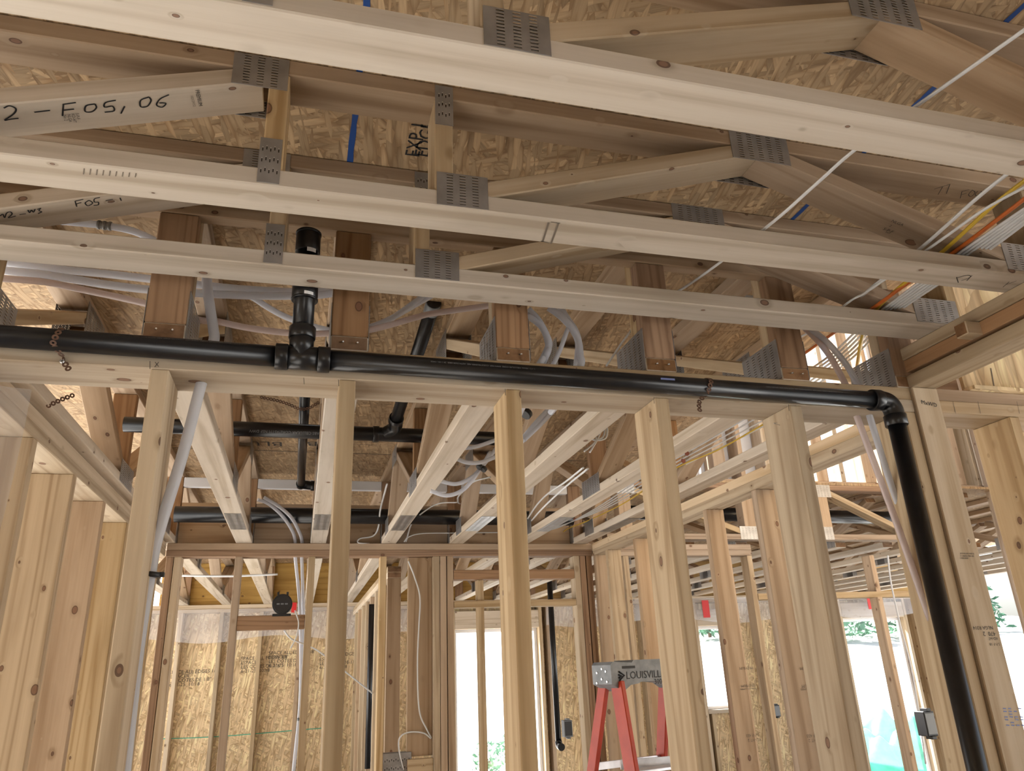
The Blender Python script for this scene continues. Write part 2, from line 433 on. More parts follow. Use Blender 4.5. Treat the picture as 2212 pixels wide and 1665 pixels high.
for j in (1,):
    vs = []; fs = []
    for k in range(31):
        x = -.75+2.55*k/30; y = 4.115+random.uniform(-.001, .001); vs += [(x, y-.004, -.0004), (x, y+.004, -.0004)]
        if k: b = 2*k; fs.append((b-2, b-1, b+1, b))
    pydata('chalk_line', ce, vs, fs, 'stamp')
lettering(ce, 'BLUE', atZ(612, 955, DECK), (-1, 0, 0), (0, 0, -1), .115, 'stamp', squash=.95)
lettering(ce, 'SUBFLOOR', atZ(612, 936, DECK), (-1, 0, 0), (0, 0, -1), .06, 'stamp')
lettering(ce, 'JBI', atZ(700, 955, DECK), (-1, 0, 0), (0, 0, -1), .11, 'stamp')
for k in range(3):
    lettering(ce, 'THIS SIDE DOWN  SPAN 24 OC', atZ(815, 950+k*5, DECK), (-1, 0, 0), (0, 0, -1), .022, 'stampfaint')
lettering(ce, 'EXP 1', atZ(905, 340, DECK), (0, -1, 0), (0, 0, -1), .05, 'ink')
lettering(ce, 'EDGE', atZ(925, 340, DECK), (0, -1, 0), (0, 0, -1), .05, 'ink')

bm = bmesh.new(); bmesh.ops.create_grid(bm, x_segments=60, y_segments=60, size=70)
for v in bm.verts:
    d = max(0, v.co.y-14); v.co.z = .10*d + .25*math.sin(v.co.x*.3)*math.sin(v.co.y*.21)*min(1, max(0, abs(v.co.y)-10)*.2)
me = bpy.data.meshes.new('ground'); bm.to_mesh(me); bm.free()
gr = mesh_obj('ground', me, None, 'gravel', (0, 0, -.42)); gr['kind'] = 'structure'; gr['label'] = 'sunlit pale gravel ground outside the house'

# ------------------------------------------------------------------ unseen walls added behind and left of the camera to hold back sky light
wz = struct('light_block_rear', 'unseen wall added behind the camera to block sky light, one opening', (0, -3.3, 0))
for (x0, x1, z0, z1) in ((-3.7, -.5, 0, 2.89), (.4, 4.3, 0, 2.89), (-.5, .4, 0, 1.0), (-.5, .4, 1.9, 2.89)):
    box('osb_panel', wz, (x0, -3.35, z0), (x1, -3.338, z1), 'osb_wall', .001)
for i in range(20): box('stud', wz, (-3.68+.4064*i, -3.337, .0), (-3.642+.4064*i, -3.2, PB), 'stud') if not -.54 < -3.68+.4064*i < .4 else None
wv_ = struct('light_block_west', 'unseen wall added left of the camera to block sky light, one opening', (-3.7, 0, 0))
for (y0, y1, z0, z1) in ((-3.3, -.8, 0, 2.89), (.4, 1.68, 0, 2.89), (-.8, .4, 0, 1.0), (-.8, .4, 2.0, 2.89)):
    box('osb_panel', wv_, (-3.71, y0, z0), (-3.698, y1, z1), 'osb_wall', .001)
for i in range(12): box('stud', wv_, (-3.697, -3.1+.4064*i, 0), (-3.56, -3.062+.4064*i, PB), 'stud') if not -.8 < -3.1+.4064*i < .4 else None

# ------------------------------------------------------------------ framed walls
def studx(st, x0, y0, y1, mat='stud', z0=.038, z1=PB, t=.038): return box('stud', st, (x0, y0, z0), (x0+t, y1, z1), mat)
def study(st, y0, x0, x1, mat='stud', z0=.038, z1=PB, t=.038): return box('stud', st, (x0, y0, z0), (x1, y0+t, z1), mat)
wf = struct('wall_front', 'stud partition crossing the photo under the black pipe', (0, 1.75, 0))
box('top_plate', wf, (-1.7, 1.68, PB), (1.699, 1.82, PB+.0378), 'spruce'); box('top_plate', wf, (-1.7, 1.681, PB+.038), (1.699, 1.821, PT), 'stud')
box('bottom_plate', wf, (-1.7, 1.68, 0), (1.699, 1.82, .038), 'stud')
fstuds = [studx(wf, x, 1.681, 1.819) for x in (-1.164, -.758, -.351, .057, .464, .870, 1.277, 1.660)]
for s, kn in zip(fstuds[2:7], (0, 1, 1, 1, 1)): pass
marks(wf, [[(324, 780), (324, 797)], [(335, 782), (343, 792)], [(343, 782), (334, 793)]], (0, 1.6795, 2.4), (0, -1, 0), .0012, 'stamp')
for px in (656, 731, 1091, 1412, 1703):
    marks(wf, [[(px, 798+.055*(px-330)), (px+1, 812+.055*(px-330))]], (0, 1.6795, 2.4), (0, -1, 0), .0012, 'stamp')
# bent nails and a staple left in the studs
def nail(parent, p, d, L=.03):
    p = V(p); d = V(d).normalized(); tube('nail', parent, [p, p+d*L*.6, p+d*L*.6+V((L*.35, 0, .002))], .0013, 'screw', 6)
nail(wf, atX(1685, 918, 1.277)-V((.001, 0, 0)), (-.4, 0, .1), .03)

wl = struct('wall_left', 'left stud wall of the middle room with wide tan studs', (-.81, 3.2, 0))
box('top_plate', wl, (-.882, 1.825, PB), (-.742, 4.54, PB+.0378), 'stud'); box('top_plate', wl, (-.882, 1.825, PB+.038), (-.742, 4.54, PT), 'spruce')
box('bottom_plate', wl, (-.882, 1.825, 0), (-.742, 4.54, .038), 'stud')
for i, y in enumerate((1.835, 2.258, 2.676, 3.094, 3.525, 3.93, 4.34)): study(wl, y, -.881, -.743, ('stud', 'rim', 'fir', 'pink', 'stud', 'stud', 'stud')[i] if i != 2 and i != 1 else 'stud')

wr = struct('wall_right', 'near right-hand wall with plates stacked above its studs', (1.745, 1.2, 0))
box('plate', wr, (1.70, -1.5, PT), (1.79, 1.72, PT+.038), 'stud')
box('plate', wr, (1.703, -1.5, 2.516), (1.79, 1.71, 2.554), 'fir'); box('plate', wr, (1.70, -1.5, 2.5545), (1.79, 1.706, 2.592), 'stud')
study(wr, 1.672, 1.70, 1.79, 'spruce', .038, PT-.0005); study(wr, 1.7105, 1.70, 1.79, 'fir', .038, PT-.0005)
box('bottom_plate', wr, (1.70, -1.5, 0), (1.79, 1.72, .038), 'stud')
for y in (1.235, .83, .42, 0, -.4, -.8): pass
p0 = atX(2078, 698, 1.655)
box('block', wr, (1.655, p0.y-.01, 2.516), (1.99, p0.y+.029, 2.553), 'spruce')

wc = struct('wall_corner', 'short wall carrying on right of the corner post', (2.4, 1.75, 0))
box('top_plate', wc, (1.791, 1.68, PB+.004), (4.3, 1.82, PB+.0415), 'spruce'); box('top_plate', wc, (1.791, 1.681, PB+.042), (4.3, 1.82, PT+.004), 'pink')
for x in (1.80, 2.046, 2.45, 2.86, 3.27): studx(wc, x, 1.682 if x > 1.9 else 1.75, 1.819, 'stud', .038, PB+.003)
box('bottom_plate', wc, (1.791, 1.68, 0), (4.3, 1.82, .038), 'stud')
box('block', wc, (1.794, 1.70, PT+.0045), (1.905, 1.79, PT+.06), 'fir')
for k in range(3): box('osb_panel', wc, (1.93+1.22*k, 1.703, PT+.016), (1.93+1.22*(k+1)-.003, 1.716, PT+.98), 'osb_wall', .001)
box('splinter', wc, (1.92, 1.66, PT+.004), (2.6, 1.702, PT+.0155), 'osb_wall', .001)
marks(wc, [[(2140, 1000-205), (2150, 850)]], (0, 1.7025, 2.5), (0, -1, 0), .004, 'stampfaint')
for px in (2058, 2112, 2196): marks(wc, [[(px, 867), (px+6, 893)]], (0, 1.6795, 2.4), (0, -1, 0), .0012, 'stamp')
lettering(wr, 'MxWD', atY(1990, 872, 1.6715), (1, 0, -.15), (0, -1, 0), .018, 'ink')
for k, s in enumerate(('NLGA R314', '470  2', 'KD-HT', 'S-P-F 18')):
    lettering(wr, s, atY(2144+k*5, 1352+k*12, 1.6715), (-1, 0, .02), (0, -1, 0), (.013, .016, .010, .010)[k], 'stamp')
for k in range(3): lettering(wr, ('II II WI IIN NIII III', 'II I NEED NIII IIIII', 'I IIIIII IIIIIIII')[k], atY(2074, 1197+k*5, 1.6715), (1, 0, -.02), (0, -1, 0), .0065, 'stamp')
for r_ in range(7):
    for c_ in range(4):
        if random.random() < .8:
            x = 2166+c_*11+r_*1.2; y = 1530+r_*6
            marks(wr, [[(x, y), (x+7, y+.5)]], (0, 1.6715, 1), (0, -1, 0), .0028, 'pexblue')

wp = struct('wall_passage', 'right stud wall of the middle room running away from the pipe', (1.83, 3.2, 0))
box('top_plate', wp, (1.785, 1.83, PB), (1.875, 4.545, PB+.0378), 'stud'); box('top_plate', wp, (1.785, 1.83, PB+.038), (1.875, 4.545, PT), 'spruce')
box('bottom_plate', wp, (1.785, 1.83, 0), (1.875, 4.545, .038), 'stud')
for y, mt in ((2.663, 'pink'), (3.075, 'pink'), (3.48, 'stud'), (3.88, 'pink'), (4.30, 'stud'), (4.505, 'pink')): study(wp, y, 1.786, 1.874, mt)

for yy, px, py in ((3.075, 1603, 1440), (2.663, 1735, 1440)):
    for k, t_ in enumerate(('PREMIUM', 'PREMIUM', 'CANADIAN LUMBER', 'S-P-F 433', 'KD-HT 2')):
        lettering(wp, t_, atY(px+(0, 4, 6, 14, 18)[k]+8, py+(0, 38, 46, 145, 155)[k], yy-.0004), (-1, 0, 0), (0, -1, 0), (.016, .016, .009, .016, .016)[k], 'stampfaint', align='CENTER')
wb = struct('wall_back', 'back stud wall of the middle room with a door opening', (.5, 4.6, 0))
box('top_plate', wb, (-.74, 4.55, PB), (1.784, 4.64, PB+.0378), 'fir'); box('top_plate', wb, (-.74, 4.551, PB+.038), (1.784, 4.641, PT), 'pink')
for x, mt in ((-.736, 'fir'), (-.695, 'spruce'), (-.376, 'pink'), (.026, 'stud'), (.438, 'stud'), (.756, 'stud'), (.797, 'pink'), (.84, 'pink'), (1.656, 'spruce'), (1.696, 'fir'), (1.74, 'fir')): studx(wb, x, 4.552, 4.638, mt)
box('header', wb, (.88, 4.552, 2.252), (1.655, 4.638, 2.308), 'fir'); box('header', wb, (.88, 4.552, 2.088), (1.655, 4.638, 2.126), 'stud')
studx(wb, 1.03, 4.57, 4.636, 'stud', .038, 2.25)
box('block', wb, (-.337, 4.556, 1.99), (.025, 4.594, 2.068), 'fir')
box('bottom_plate', wb, (-.74, 4.55, 0), (.88, 4.64, .038), 'stud')
box('backing_board', wb, (.612, 4.60, 1.30), (.7555, 4.638, PB-.001), 'pink')
box('block', wb, (.612, 4.56, 1.20), (.7555, 4.598, 1.29), 'stud')

# partition running away behind the back wall (the narrow hallway wall) with low blocking
wh = struct('wall_hall', 'hall partition running away behind the back wall', (.55, 6.4, 0))
box('top_plate', wh, (.53, 5.0, PB-.076), (.62, 8.3, PB-.038), 'spruce'); box('top_plate', wh, (.53, 5.0, PB-.038), (.62, 8.3, PB), 'stud')
for i in range(8): study(wh, 5.0+.42*i, .531, .619, ('pink', 'stud', 'spruce')[i % 3], .038, PB-.0765)

YE = 8.50
we = struct('wall_exterior', 'far outside wall with OSB sheathing, windows and doors', (2, YE, 0))
box('top_plate', we, (-3.0, YE, PB), (8.4, YE+.14, PB+.0378), 'stud'); box('top_plate', we, (-3.0, YE, PB+.038), (8.4, YE+.14, PT), 'spruce')
OPEN = [(1.65, 2.62, .06, 2.16), (4.62, 5.03, 1.19, 2.12), (6.67, 7.62, .06, 2.16)]
x = -2.75
while x < 8.3:
    ok = True
    for a, b, z0, z1 in OPEN:
        if a-.05 < x < b+.01: ok = False
    if ok: studx(we, x, YE+.001, YE+.139, random.choice(('stud', 'spruce', 'pink')))
    else:
        for a, b, z0, z1 in OPEN:
            if a-.05 < x < b+.01:
                if z0 > .3: studx(we, x, YE+.001, YE+.139, 'stud', .038, z0-.04)
    x += .39
for a, b, z0, z1 in OPEN:
    studx(we, a-.039, YE-.001, YE+.14, 'stud'); studx(we, b+.001, YE-.001, YE+.14, 'stud')
    box('header', we, (a, YE+.002, z1), (b, YE+.138, z1+.19), 'spruce')
    if z0 > .3: box('sill', we, (a, YE-.002, z0-.04), (b, YE+.141, z0), 'spruce')
def sheath(x0, x1, z0, z1):
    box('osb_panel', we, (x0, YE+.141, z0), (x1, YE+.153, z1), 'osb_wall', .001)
for a, b in ((-3.0, -1.6), (-1.597, -.38), (-.377, .84), (.843, 1.65), (2.62, 3.6), (3.603, 4.62), (5.03, 5.9), (5.903, 6.67), (7.62, 8.4)):
    sheath(a, b, 0, 1.22); sheath(a, b, 1.22, 2.47)
for a, b, z0, z1 in OPEN:
    sheath(a, b, z1, 2.47)
    if z0 > .3: sheath(a, b, 0, z0)
for (px, py) in ((365, 1470), (520, 1440), (580, 1428), (690, 1432)):
    for k, s in enumerate(('SPACE ALL EDGES 1/8"', 'ESPACER', 'LES COTES DE 1/8"', '6-21-25  10:18')):
        lettering(we, s, atY(px, py-14+k*9, YE+.1405), (1, 0, 0), (0, -1, 0), .048, 'stamp')
pts = [atY(340, 1596, YE+.139), atY(480, 1590, YE+.139), atY(700, 1572, YE+.139)]
tag(tube('green_string', None, pts, .004, M['greentarp'], 6), 'thin green line strung along the far OSB wall', 'string')
# window glass and frames in the openings
for i, (a, b, z0, z1) in enumerate(OPEN):
    wn = struct('window_%d' % (i+1), ('glazed patio door opening in the far wall', 'tall narrow window in the far wall', 'wide glazed door opening at the far right')[i], ((a+b)/2, YE+.12, z0))
    for q in (((a, YE+.10, z0), (a+.035, YE+.139, z1)), ((b-.035, YE+.10, z0), (b, YE+.139, z1)), ((a+.035, YE+.10, z1-.035), (b-.035, YE+.139, z1)), ((a+.035, YE+.10, z0), (b-.035, YE+.139, z0+.035))):
        box('frame', wn, q[0], q[1], 'whitewood')
GL = N('window_glass'); g1 = GL.n('ShaderNodeBsdfGlossy'); g1.inputs['Roughness'].default_value = .02; g2 = GL.n('ShaderNodeBsdfTransparent'); g3 = GL.n('ShaderNodeMixShader'); g3.inputs[0].default_value = .94
GL.l(g1.outputs[0], g3.inputs[1]); GL.l(g2.outputs[0], g3.inputs[2]); GL.l(g3.outputs[0], GL.out.inputs[0]); M['glass'] = GL.m
for i, (a, b, z0, z1) in enumerate(OPEN):
    box('pane', bpy.data.objects['window_%d' % (i+1)], (a+.036, YE+.115, z0+.036), (b-.036, YE+.121, z1-.036), 'glass', 0)

# poly sheets
def sheet(name, pts_fn, nu, nv, label, thick=.0006):
    vs = []; fs = []
    for i in range(nu+1):
        for j in range(nv+1): vs.append(pts_fn(i/nu, j/nv))
    c = sum(vs, V((0, 0, 0)))/len(vs); vs = [v-c for v in vs]
    for i in range(nu):
        for j in range(nv): b = i*(nv+1)+j; fs.append((b, b+1, b+nv+2, b+nv+1))
    o = pydata(name, None, vs, fs, 'poly', None, c)
    for p in o.data.polygons: p.use_smooth = True
    return tag(o, label, 'plastic sheet')
sheet('poly_sheet', lambda u, v: V((-2.6+4.1*u, YE-.032-.012*math.sin(u*34+v*3)-.01*math.sin(u*77), PB+.03-(.30+.03*math.sin(u*19))*v)), 80, 8, 'clear plastic strip along the top of the far left OSB wall')
sheet('poly_sheet', lambda u, v: V((2.7+5.3*u, YE-.034-.015*math.sin(u*31+v*4)-.01*math.sin(u*71), PB+.05-(.26+.04*math.sin(u*17))*v)), 90, 8, 'clear plastic strip over the far right openings')
def left_sheet(u, v):
    z = 2.385-1.5*v; xe = atY(50-45*v**.8*0-18*v, 838, 1.79).x - .05*v
    return V((xe-.30+.30*u + .006*math.sin(v*9)*u, 1.835+.012*math.sin(u*7+v*5), z))
sheet('poly_sheet', left_sheet, 24, 40, 'milky plastic sheet hanging at the left edge under the plate')
sheet('poly_sheet', lambda u, v: V((1.90+.05*v+.22*u*(.25+.75*v)+.006*math.sin(v*14+u*5), 1.95+.03*math.sin(u*9+v*4), 2.36-2.2*v)), 24, 40, 'loose plastic sheet hanging behind the right corner post')
for px, py, lab in ((1525, 1315, 'red tape strip on plastic above the far narrow window'), (1880, 1298, 'red tape strip on plastic above the far right door'), (634, 1312, 'small red tape strip by the black round box')):
    p = atY(px, py, YE-.06)
    o = box('red_tape', None, p+V((-.045, -.001, -.10))*1.0 if px != 634 else p+V((-.02, -.001, -.05)), p+V((.045, .001, .10)) if px != 634 else p+V((.03, .001, .05)), 'red', 0); tag(o, lab, 'tape')

# ------------------------------------------------------------------ trusses running across, nearest the camera
def t_truss(yf, label, i):
    y0, y1 = yf, yf+.089; yc = yf+.0445
    t = thing('floor_truss', label, 'truss', (-.4, yc, 2.593), 'floor trusses crossing the near ceiling')
    box('bottom_chord', t, (-2.7, y0, 2.593), (1.79, y1, 2.631), 'chord')
    box('top_chord', t, (-2.7, y0, 2.857), (1.79, y1, 2.895), 'pink')
    def web(x0, z0, x1, z1, mt): return beam('web', t, (x0, yc, z0), (x1, yc, z1), .088, .0375, Y3, mt)
    def vert(x0, x1, mt): return box('web', t, (x0, y0+.0005, 2.6315), (x1, y1-.0005, 2.8565), mt)
    vert(-.118, -.080, 'stud'); vert(.209, .247, 'stud'); vert(1.752, 1.79, 'stud')
    dl = web(-.135, 2.850, -.79, 2.638, 'chord'); web(-.80, 2.638, -1.50, 2.850, 'pink'); web(-1.54, 2.850, -2.2, 2.638, 'stud')
    dr = web(.255, 2.6255, .977, 2.8595, 'spruce'); dd = web(.985, 2.8595, 1.70, 2.628, 'pink')
    for s, yy in ((-1, y0-.0002), (1, y1+.0002)):
        n = (0, s, 0); xd = (-s, 0, 0) if s > 0 else (1, 0, 0)
        plate(t, (-.1035, yy, 2.648), .040, .10, xd, n, True)
        plate(t, (.265, yy, 2.6345), .104, .076, xd, n)
        plate(t, (-.135, yy, 2.8545), .104, .076, xd, n)
        plate(t, (.229, yy, 2.84), .038, .10, xd, n, True)
        plate(t, (.980, yy, 2.858), .154, .076, xd, n)
        plate(t, (1.704, yy, 2.6435), .152, .076, xd, n)
        plate(t, (-.80, yy, 2.6355), .154, .076, xd, n)
    return t, dl, dr, dd
T1, *_1 = t_truss(.820, 'floor truss nearest the camera, its bottom chord crossing the very top of the photo', 0)
T2, *_2 = t_truss(1.230, 'second floor truss from the camera, with E05, 06 penned on its diagonal web', 1)
T3, *_3 = t_truss(1.528, 'third floor truss from the camera, just in front of the black pipe', 2)
T0, *_0 = t_truss(.41, 'floor truss overhead, mostly out of the top of the photo', 3)

# writing on the second truss
dv = V((-.135+.79, 0, 2.850-2.638)).normalized(); nb = V((dv.z, 0, -dv.x))
P0 = V((-.46, 1.2745, (2.638+(-.46+.79)*dv.z/dv.x))) + nb*.0192
marks(T2, [[(8, 233), (20, 228), (34, 234), (30, 245), (10, 259), (22, 257), (40, 255)], [(74, 242), (108, 238)],
           [(137, 224), (135, 250)], [(136, 225), (164, 221)], [(134, 238), (160, 235)],
           [(205, 224), (186, 228), (184, 240), (198, 241), (208, 232), (205, 224)],
           [(250, 216), (228, 221), (226, 231), (243, 229), (246, 239), (226, 242)], [(269, 229), (261, 245)],
           [(322, 209), (304, 216), (304, 230), (318, 229), (326, 217), (322, 209)],
           [(365, 204), (346, 213), (338, 226), (350, 231), (358, 223), (344, 222)]], P0, nb, .0030)
lettering(T2, 'PREMIUM', atP(421, 194, P0, nb), atP(431, 236, P0, nb)-atP(421, 194, P0, nb), nb, .011, 'stamp')
lettering(T2, '102129152', atP(411, 206, P0, nb), atP(418, 232, P0, nb)-atP(411, 206, P0, nb), nb, .007, 'stampfaint')
for k, s in enumerate(('S-P-F', 'KD-HT', 'NLGA', 'No 2')):
    lettering(T2, s, atP(163-9*k, 244+k, P0, nb), atP(167, 262, P0, nb)-atP(163, 244, P0, nb), nb, .008, 'stamp')
# third truss: W2-W3  F05-1
P1 = V((-.46, 1.5725, P0.z)); P1 = V((-.46, 1.5725, (2.638+(-.46+.79)*dv.z/dv.x))) + nb*.0192
marks(T3, [[(0, 466), (6, 462), (10, 470), (14, 460), (22, 457), (26, 462), (18, 470), (34, 466)], [(42, 463), (56, 461)], [(60, 453), (64, 459), (68, 453), (72, 458), (76, 451)], [(80, 452), (88, 449), (84, 454), (90, 457), (82, 461)],
           [(162, 434), (166, 446)], [(162, 434), (180, 430)], [(164, 440), (176, 437)], [(192, 432), (184, 438), (190, 444), (200, 438), (192, 432)], [(216, 426), (204, 429), (204, 436), (212, 436), (212, 442), (202, 443)], [(228, 433), (244, 430)], [(259, 427), (262, 433)]], P1, nb, .0024)
# top chord of second truss: T1 F02
P2 = V((1.4, 1.27, 2.8566)); n2 = V((0, 0, -1))
marks(T2, [[(2018, 408), (2050, 398)], [(2036, 403), (2026, 420)], [(2052, 397), (2044, 418)], [(2078, 413), (2074, 428)], [(2078, 413), (2094, 409)], [(2076, 420), (2088, 417)], [(2100, 410), (2092, 420), (2098, 424), (2106, 415), (2100, 410)], [(2112, 412), (2106, 420), (2114, 422), (2120, 412)]], P2, n2, .0016)
# stamps and scribbles on chords
P3 = V((1, 1.27, 2.5929))
marks(T2, [[(1185, 480), (1172, 522)], [(1206, 482), (1190, 526)]], P3, n2, .004, 'stampfaint')
marks(T2, [[(1190, 479), (1210, 482)], [(1168, 520), (1186, 524)]], P3, n2, .003, 'stampfaint')
marks(T2, [[(2066, 598), (2070, 610)], [(2066, 600), (2090, 594), (2096, 598), (2076, 606)], [(2100, 594), (2088, 606)], [(2166, 620), (2180, 608)], [(2174, 614), (2196, 606)]], P3, n2, .0018)
for k in range(9): marks(T2, [[(182+k*14, 363+k*1.3), (180+k*14, 376+k*.8)]], P3, n2, .0018, 'stampfaint')
nd = V((-(1.70-.985), 0, 0)); dd_ = V((.715, 0, -.2315)).normalized(); ndd = V((dd_.z, 0, -dd_.x))
P4 = V((1.34, 1.2745, 2.744)) + ndd*.0192
for k, s in enumerate(('NLGA', '2', 'S-P-F', 'HT')):
    lettering(T2, s, atP((1924, 1920, 1906, 1912)[k], (478, 488, 495, 502)[k], P4, ndd), atP(1960, 492, P4, ndd)-atP(1930, 480, P4, ndd), ndd, (.012, .01, .013, .009)[k], 'stamp')

# ------------------------------------------------------------------ trusses running away over the middle room
def b_truss(xc, label, far=False):
    x0, x1 = xc-.0445, xc+.0445
    t = thing('floor_truss', label, 'truss', (xc, 3.1, PT), 'floor trusses over the middle room')
    box('bottom_chord', t, (x0, 1.683, PT+.0005), (x1, 4.64, PT+.038), 'chord')
    box('top_chord', t, (x0, 1.719, 2.857), (x1, 4.64, 2.8945), 'pink')
    def web(y0, z0, y1, z1, mt): return beam('web', t, (xc, y0, z0), (xc, y1, z1), .088, .0375, X3, mt)
    def post(y0, y1, z1, mt): return box('web', t, (x0+.0005, y0, PT+.0385), (x1-.0005, y1, z1), mt)
    post(1.682, 1.7195, 2.7965, 'fir'); post(1.7197, 1.757, 2.8565, 'stud')
    web(1.775, 2.530, 2.42, 2.838, 'stud'); web(2.52, 2.838, 3.14, 2.527, 'pink'); post(3.185, 3.222, 2.8565, 'fir')
    web(3.27, 2.527, 3.89, 2.838, 'pink'); web(3.96, 2.838, 4.25, 2.527, 'pink'); post(4.60, 4.638, 2.8565, 'fir')
    for s, xx in ((-1, x0-.0003), (1, x1+.0003)):
        n = (s, 0, 0); xd = (0, -s, 0) if s < 0 else (0, 1, 0); xd = (0, s, 0)
        for (ya, yb, za, zb) in ((1.684, 1.862, 2.474, 2.592), (2.375, 2.58, 2.768, 2.876), (3.09, 3.31, 2.473, 2.558), (3.83, 4.03, 2.79, 2.876), (4.18, 4.33, 2.474, 2.56), (4.54, 4.635, 2.474, 2.585)):
            plate(t, (xx, (ya+yb)/2, (za+zb)/2), yb-ya, zb-za, xd, n, False, .85)
    plate(t, (xc, 3.90, PT), .075, .42, (1, 0, 0), (0, 0, -1), False, .8)
    for q in (-.016, .014):
        pass
    return t
BX = [(-.745, 'floor truss over the left wall of the middle room'), (-.335, 'floor truss ending in a brown post left of the black riser pipe'), (.077, 'floor truss ending in a brown post right of the black riser pipe'),
      (.487, 'third brown-ended floor truss from the left along the pipe'), (.900, 'fourth brown-ended floor truss, beside the four clear tubes'), (1.317, 'fifth brown-ended floor truss, where tubes drop beside it'), (1.705, 'last floor truss before the right wall of the middle room')]
BT = [b_truss(x, l) for x, l in BX]
for t, (x, l) in zip(BT[1:6], BX[1:6]):
    for dx in (-.018, .016):
        p = V((x+dx, 1.6815, PT+.02)); tube('screw', t, [p, p+V((.003, -.008, -.001))], .0022, 'screw', 6, smooth=False)
rb = box('ribbon_board', None, (-1.3, 1.6805, 2.797), (1.69, 1.7185, 2.886), 'pink'); tag(rb, 'long board lying on top of the brown truss posts', 'board')
for k, (x0, x1) in enumerate(zip([b[0]+.046 for b in BX[:-1]], [b[0]-.046 for b in BX[1:]])):
    o = box('rim_block', None, (x0, 4.605, PT+.001), (x1, 4.638, PT+.24), 'pink'); tag(o, ('blocking board on the back plate, leftmost bay', 'blocking board on the back plate behind the two bent tubes', 'blocking board on the back plate, behind the cable loop', 'blocking board on the back plate under the hanging cables', 'blocking board on the back plate, fifth bay', 'blocking board on the back plate, rightmost bay')[k], 'board', 'blocking on the back plate')
    o = box('ribbon_block', None, (x0, 4.60, 2.80), (x1, 4.638, 2.856), 'whitewood'); tag(o, ('whitish upper board in the leftmost far bay', 'whitish upper board behind the thin upright pipe', 'whitish upper board in the third far bay', 'whitish upper board in the fourth far bay', 'whitish upper board in the fifth far bay', 'whitish upper board in the rightmost far bay')[k], 'board', 'upper boards above the back plate')

# trusses beyond the back wall, over the far left room
def c_truss(xc, y0, y1, zb, label, group, lean):
    x0, x1 = xc-.0445, xc+.0445
    t = thing('floor_truss', label, 'truss', (xc, (y0+y1)/2, zb), group)
    box('bottom_chord', t, (x0, y0, zb+.0005), (x1, y1, zb+.038), 'chord'); box('top_chord', t, (x0, y0, 2.857), (x1, y1, 2.8945), 'pink')
    n = 4; L = (y1-y0-.1)/n
    for k in range(n):
        a, b = y0+.05+k*L+.03, y0+.05+(k+1)*L-.03
        za, zc = (zb+.055, 2.84) if (k+lean) % 2 == 0 else (2.84, zb+.055)
        beam('web', t, (xc, a, za), (xc, b, zc), .088, .0375, X3, 'pink')
        yn = a if za < zc else b
        for s in (-1, 1): plate(t, (xc+s*.0448, yn, zb+.05), .15, .09, (0, s, 0), (s, 0, 0), False, .7)
    box('web', t, (x0+.0005, y1-.038, zb+.0385), (x1-.0005, y1, 2.8565), 'fir')
    return t
for i, x in enumerate((-1.155, -.745, -.335, .077, .487, .9, 1.317, 1.71)):
    c_truss(x, 4.66, 8.56, PT, ('far floor truss beyond the back wall, leftmost', 'second far floor truss from the left beyond the back wall', 'far floor truss above the round black box', 'far floor truss right of the round black box', 'far floor truss over the hall partition', 'far floor truss above the door header', 'far floor truss over the patio door', 'far floor truss at the right end of the back wall')[i], 'far trusses beyond the back wall', i % 2)
for i in range(13):
    x = 2.15+.41*i
    c_truss(x, 4.70, 8.56, PT, 'floor truss over the far right room, number %s from the middle wall' % ('one two three four five six seven eight nine ten eleven twelve thirteen'.split()[i]), 'trusses over the far right room', i % 2)
o = box('rim_board', None, (-1.4, 8.565, PT), (2.0, 8.59, DECK), 'rim'); tag(o, 'yellow plywood rim board at the far end of the left trusses', 'board')
o = box('rim_board', None, (2.003, 8.565, PT), (8.2, 8.59, DECK), 'rim'); tag(o, 'yellow plywood rim board at the far end of the right trusses', 'board')

# girder truss across the far right opening
g = thing('girder_truss', 'truss set crossways over the far right passage, plates on its posts', 'truss', (3, 4.64, 2.5))
box('bottom_chord', g, (1.9, 4.56, 2.50), (4.4, 4.649, 2.538), 'pink'); box('top_chord', g, (1.9, 4.56, 2.857), (4.4, 4.649, 2.8945), 'fir')
for x in (2.0, 2.93, 3.55, 4.3): box('web', g, (x, 4.561, 2.539), (x+.089, 4.648, 2.856), 'pink')
for a, b in (((2.1, 2.84), (2.9, 2.555)), ((3.05, 2.555), (3.52, 2.84)), ((3.66, 2.84), (4.28, 2.555))): beam('web', g, (a[0], 4.604, a[1]), (b[0], 4.604, b[1]), .087, .0375, Y3, 'stud')
for x, z in ((2.96, 2.545), (2.05, 2.85), (3.6, 2.85), (4.33, 2.545), (3.56, 2.545)): plate(g, (x, 4.5597, z), .15, .09, (1, 0, 0), (0, -1, 0))
hd = struct('wall_header', 'low double header with posts under the girder truss', (2.7, 4.6, 0))
box('top_plate', hd, (1.9, 4.56, PB), (2.95, 4.649, PB+.0378), 'pink'); box('top_plate', hd, (1.9, 4.56, PB+.038), (2.95, 4.649, PT), 'pink')
box('bottom_plate', hd, (1.9, 4.56, 0), (4.4, 4.649, .038), 'stud')
for x, mt in ((2.0, 'stud'), (2.4, 'pink'), (2.75, 'pink'), (2.91, 'stud'), (3.9, 'pink'), (4.25, 'stud'), (4.35, 'spruce')): studx(hd, x, 4.561, 4.648, mt)
box('header', hd, (2.95, 4.56, 2.10), (4.4, 4.649, 2.14), 'stud')

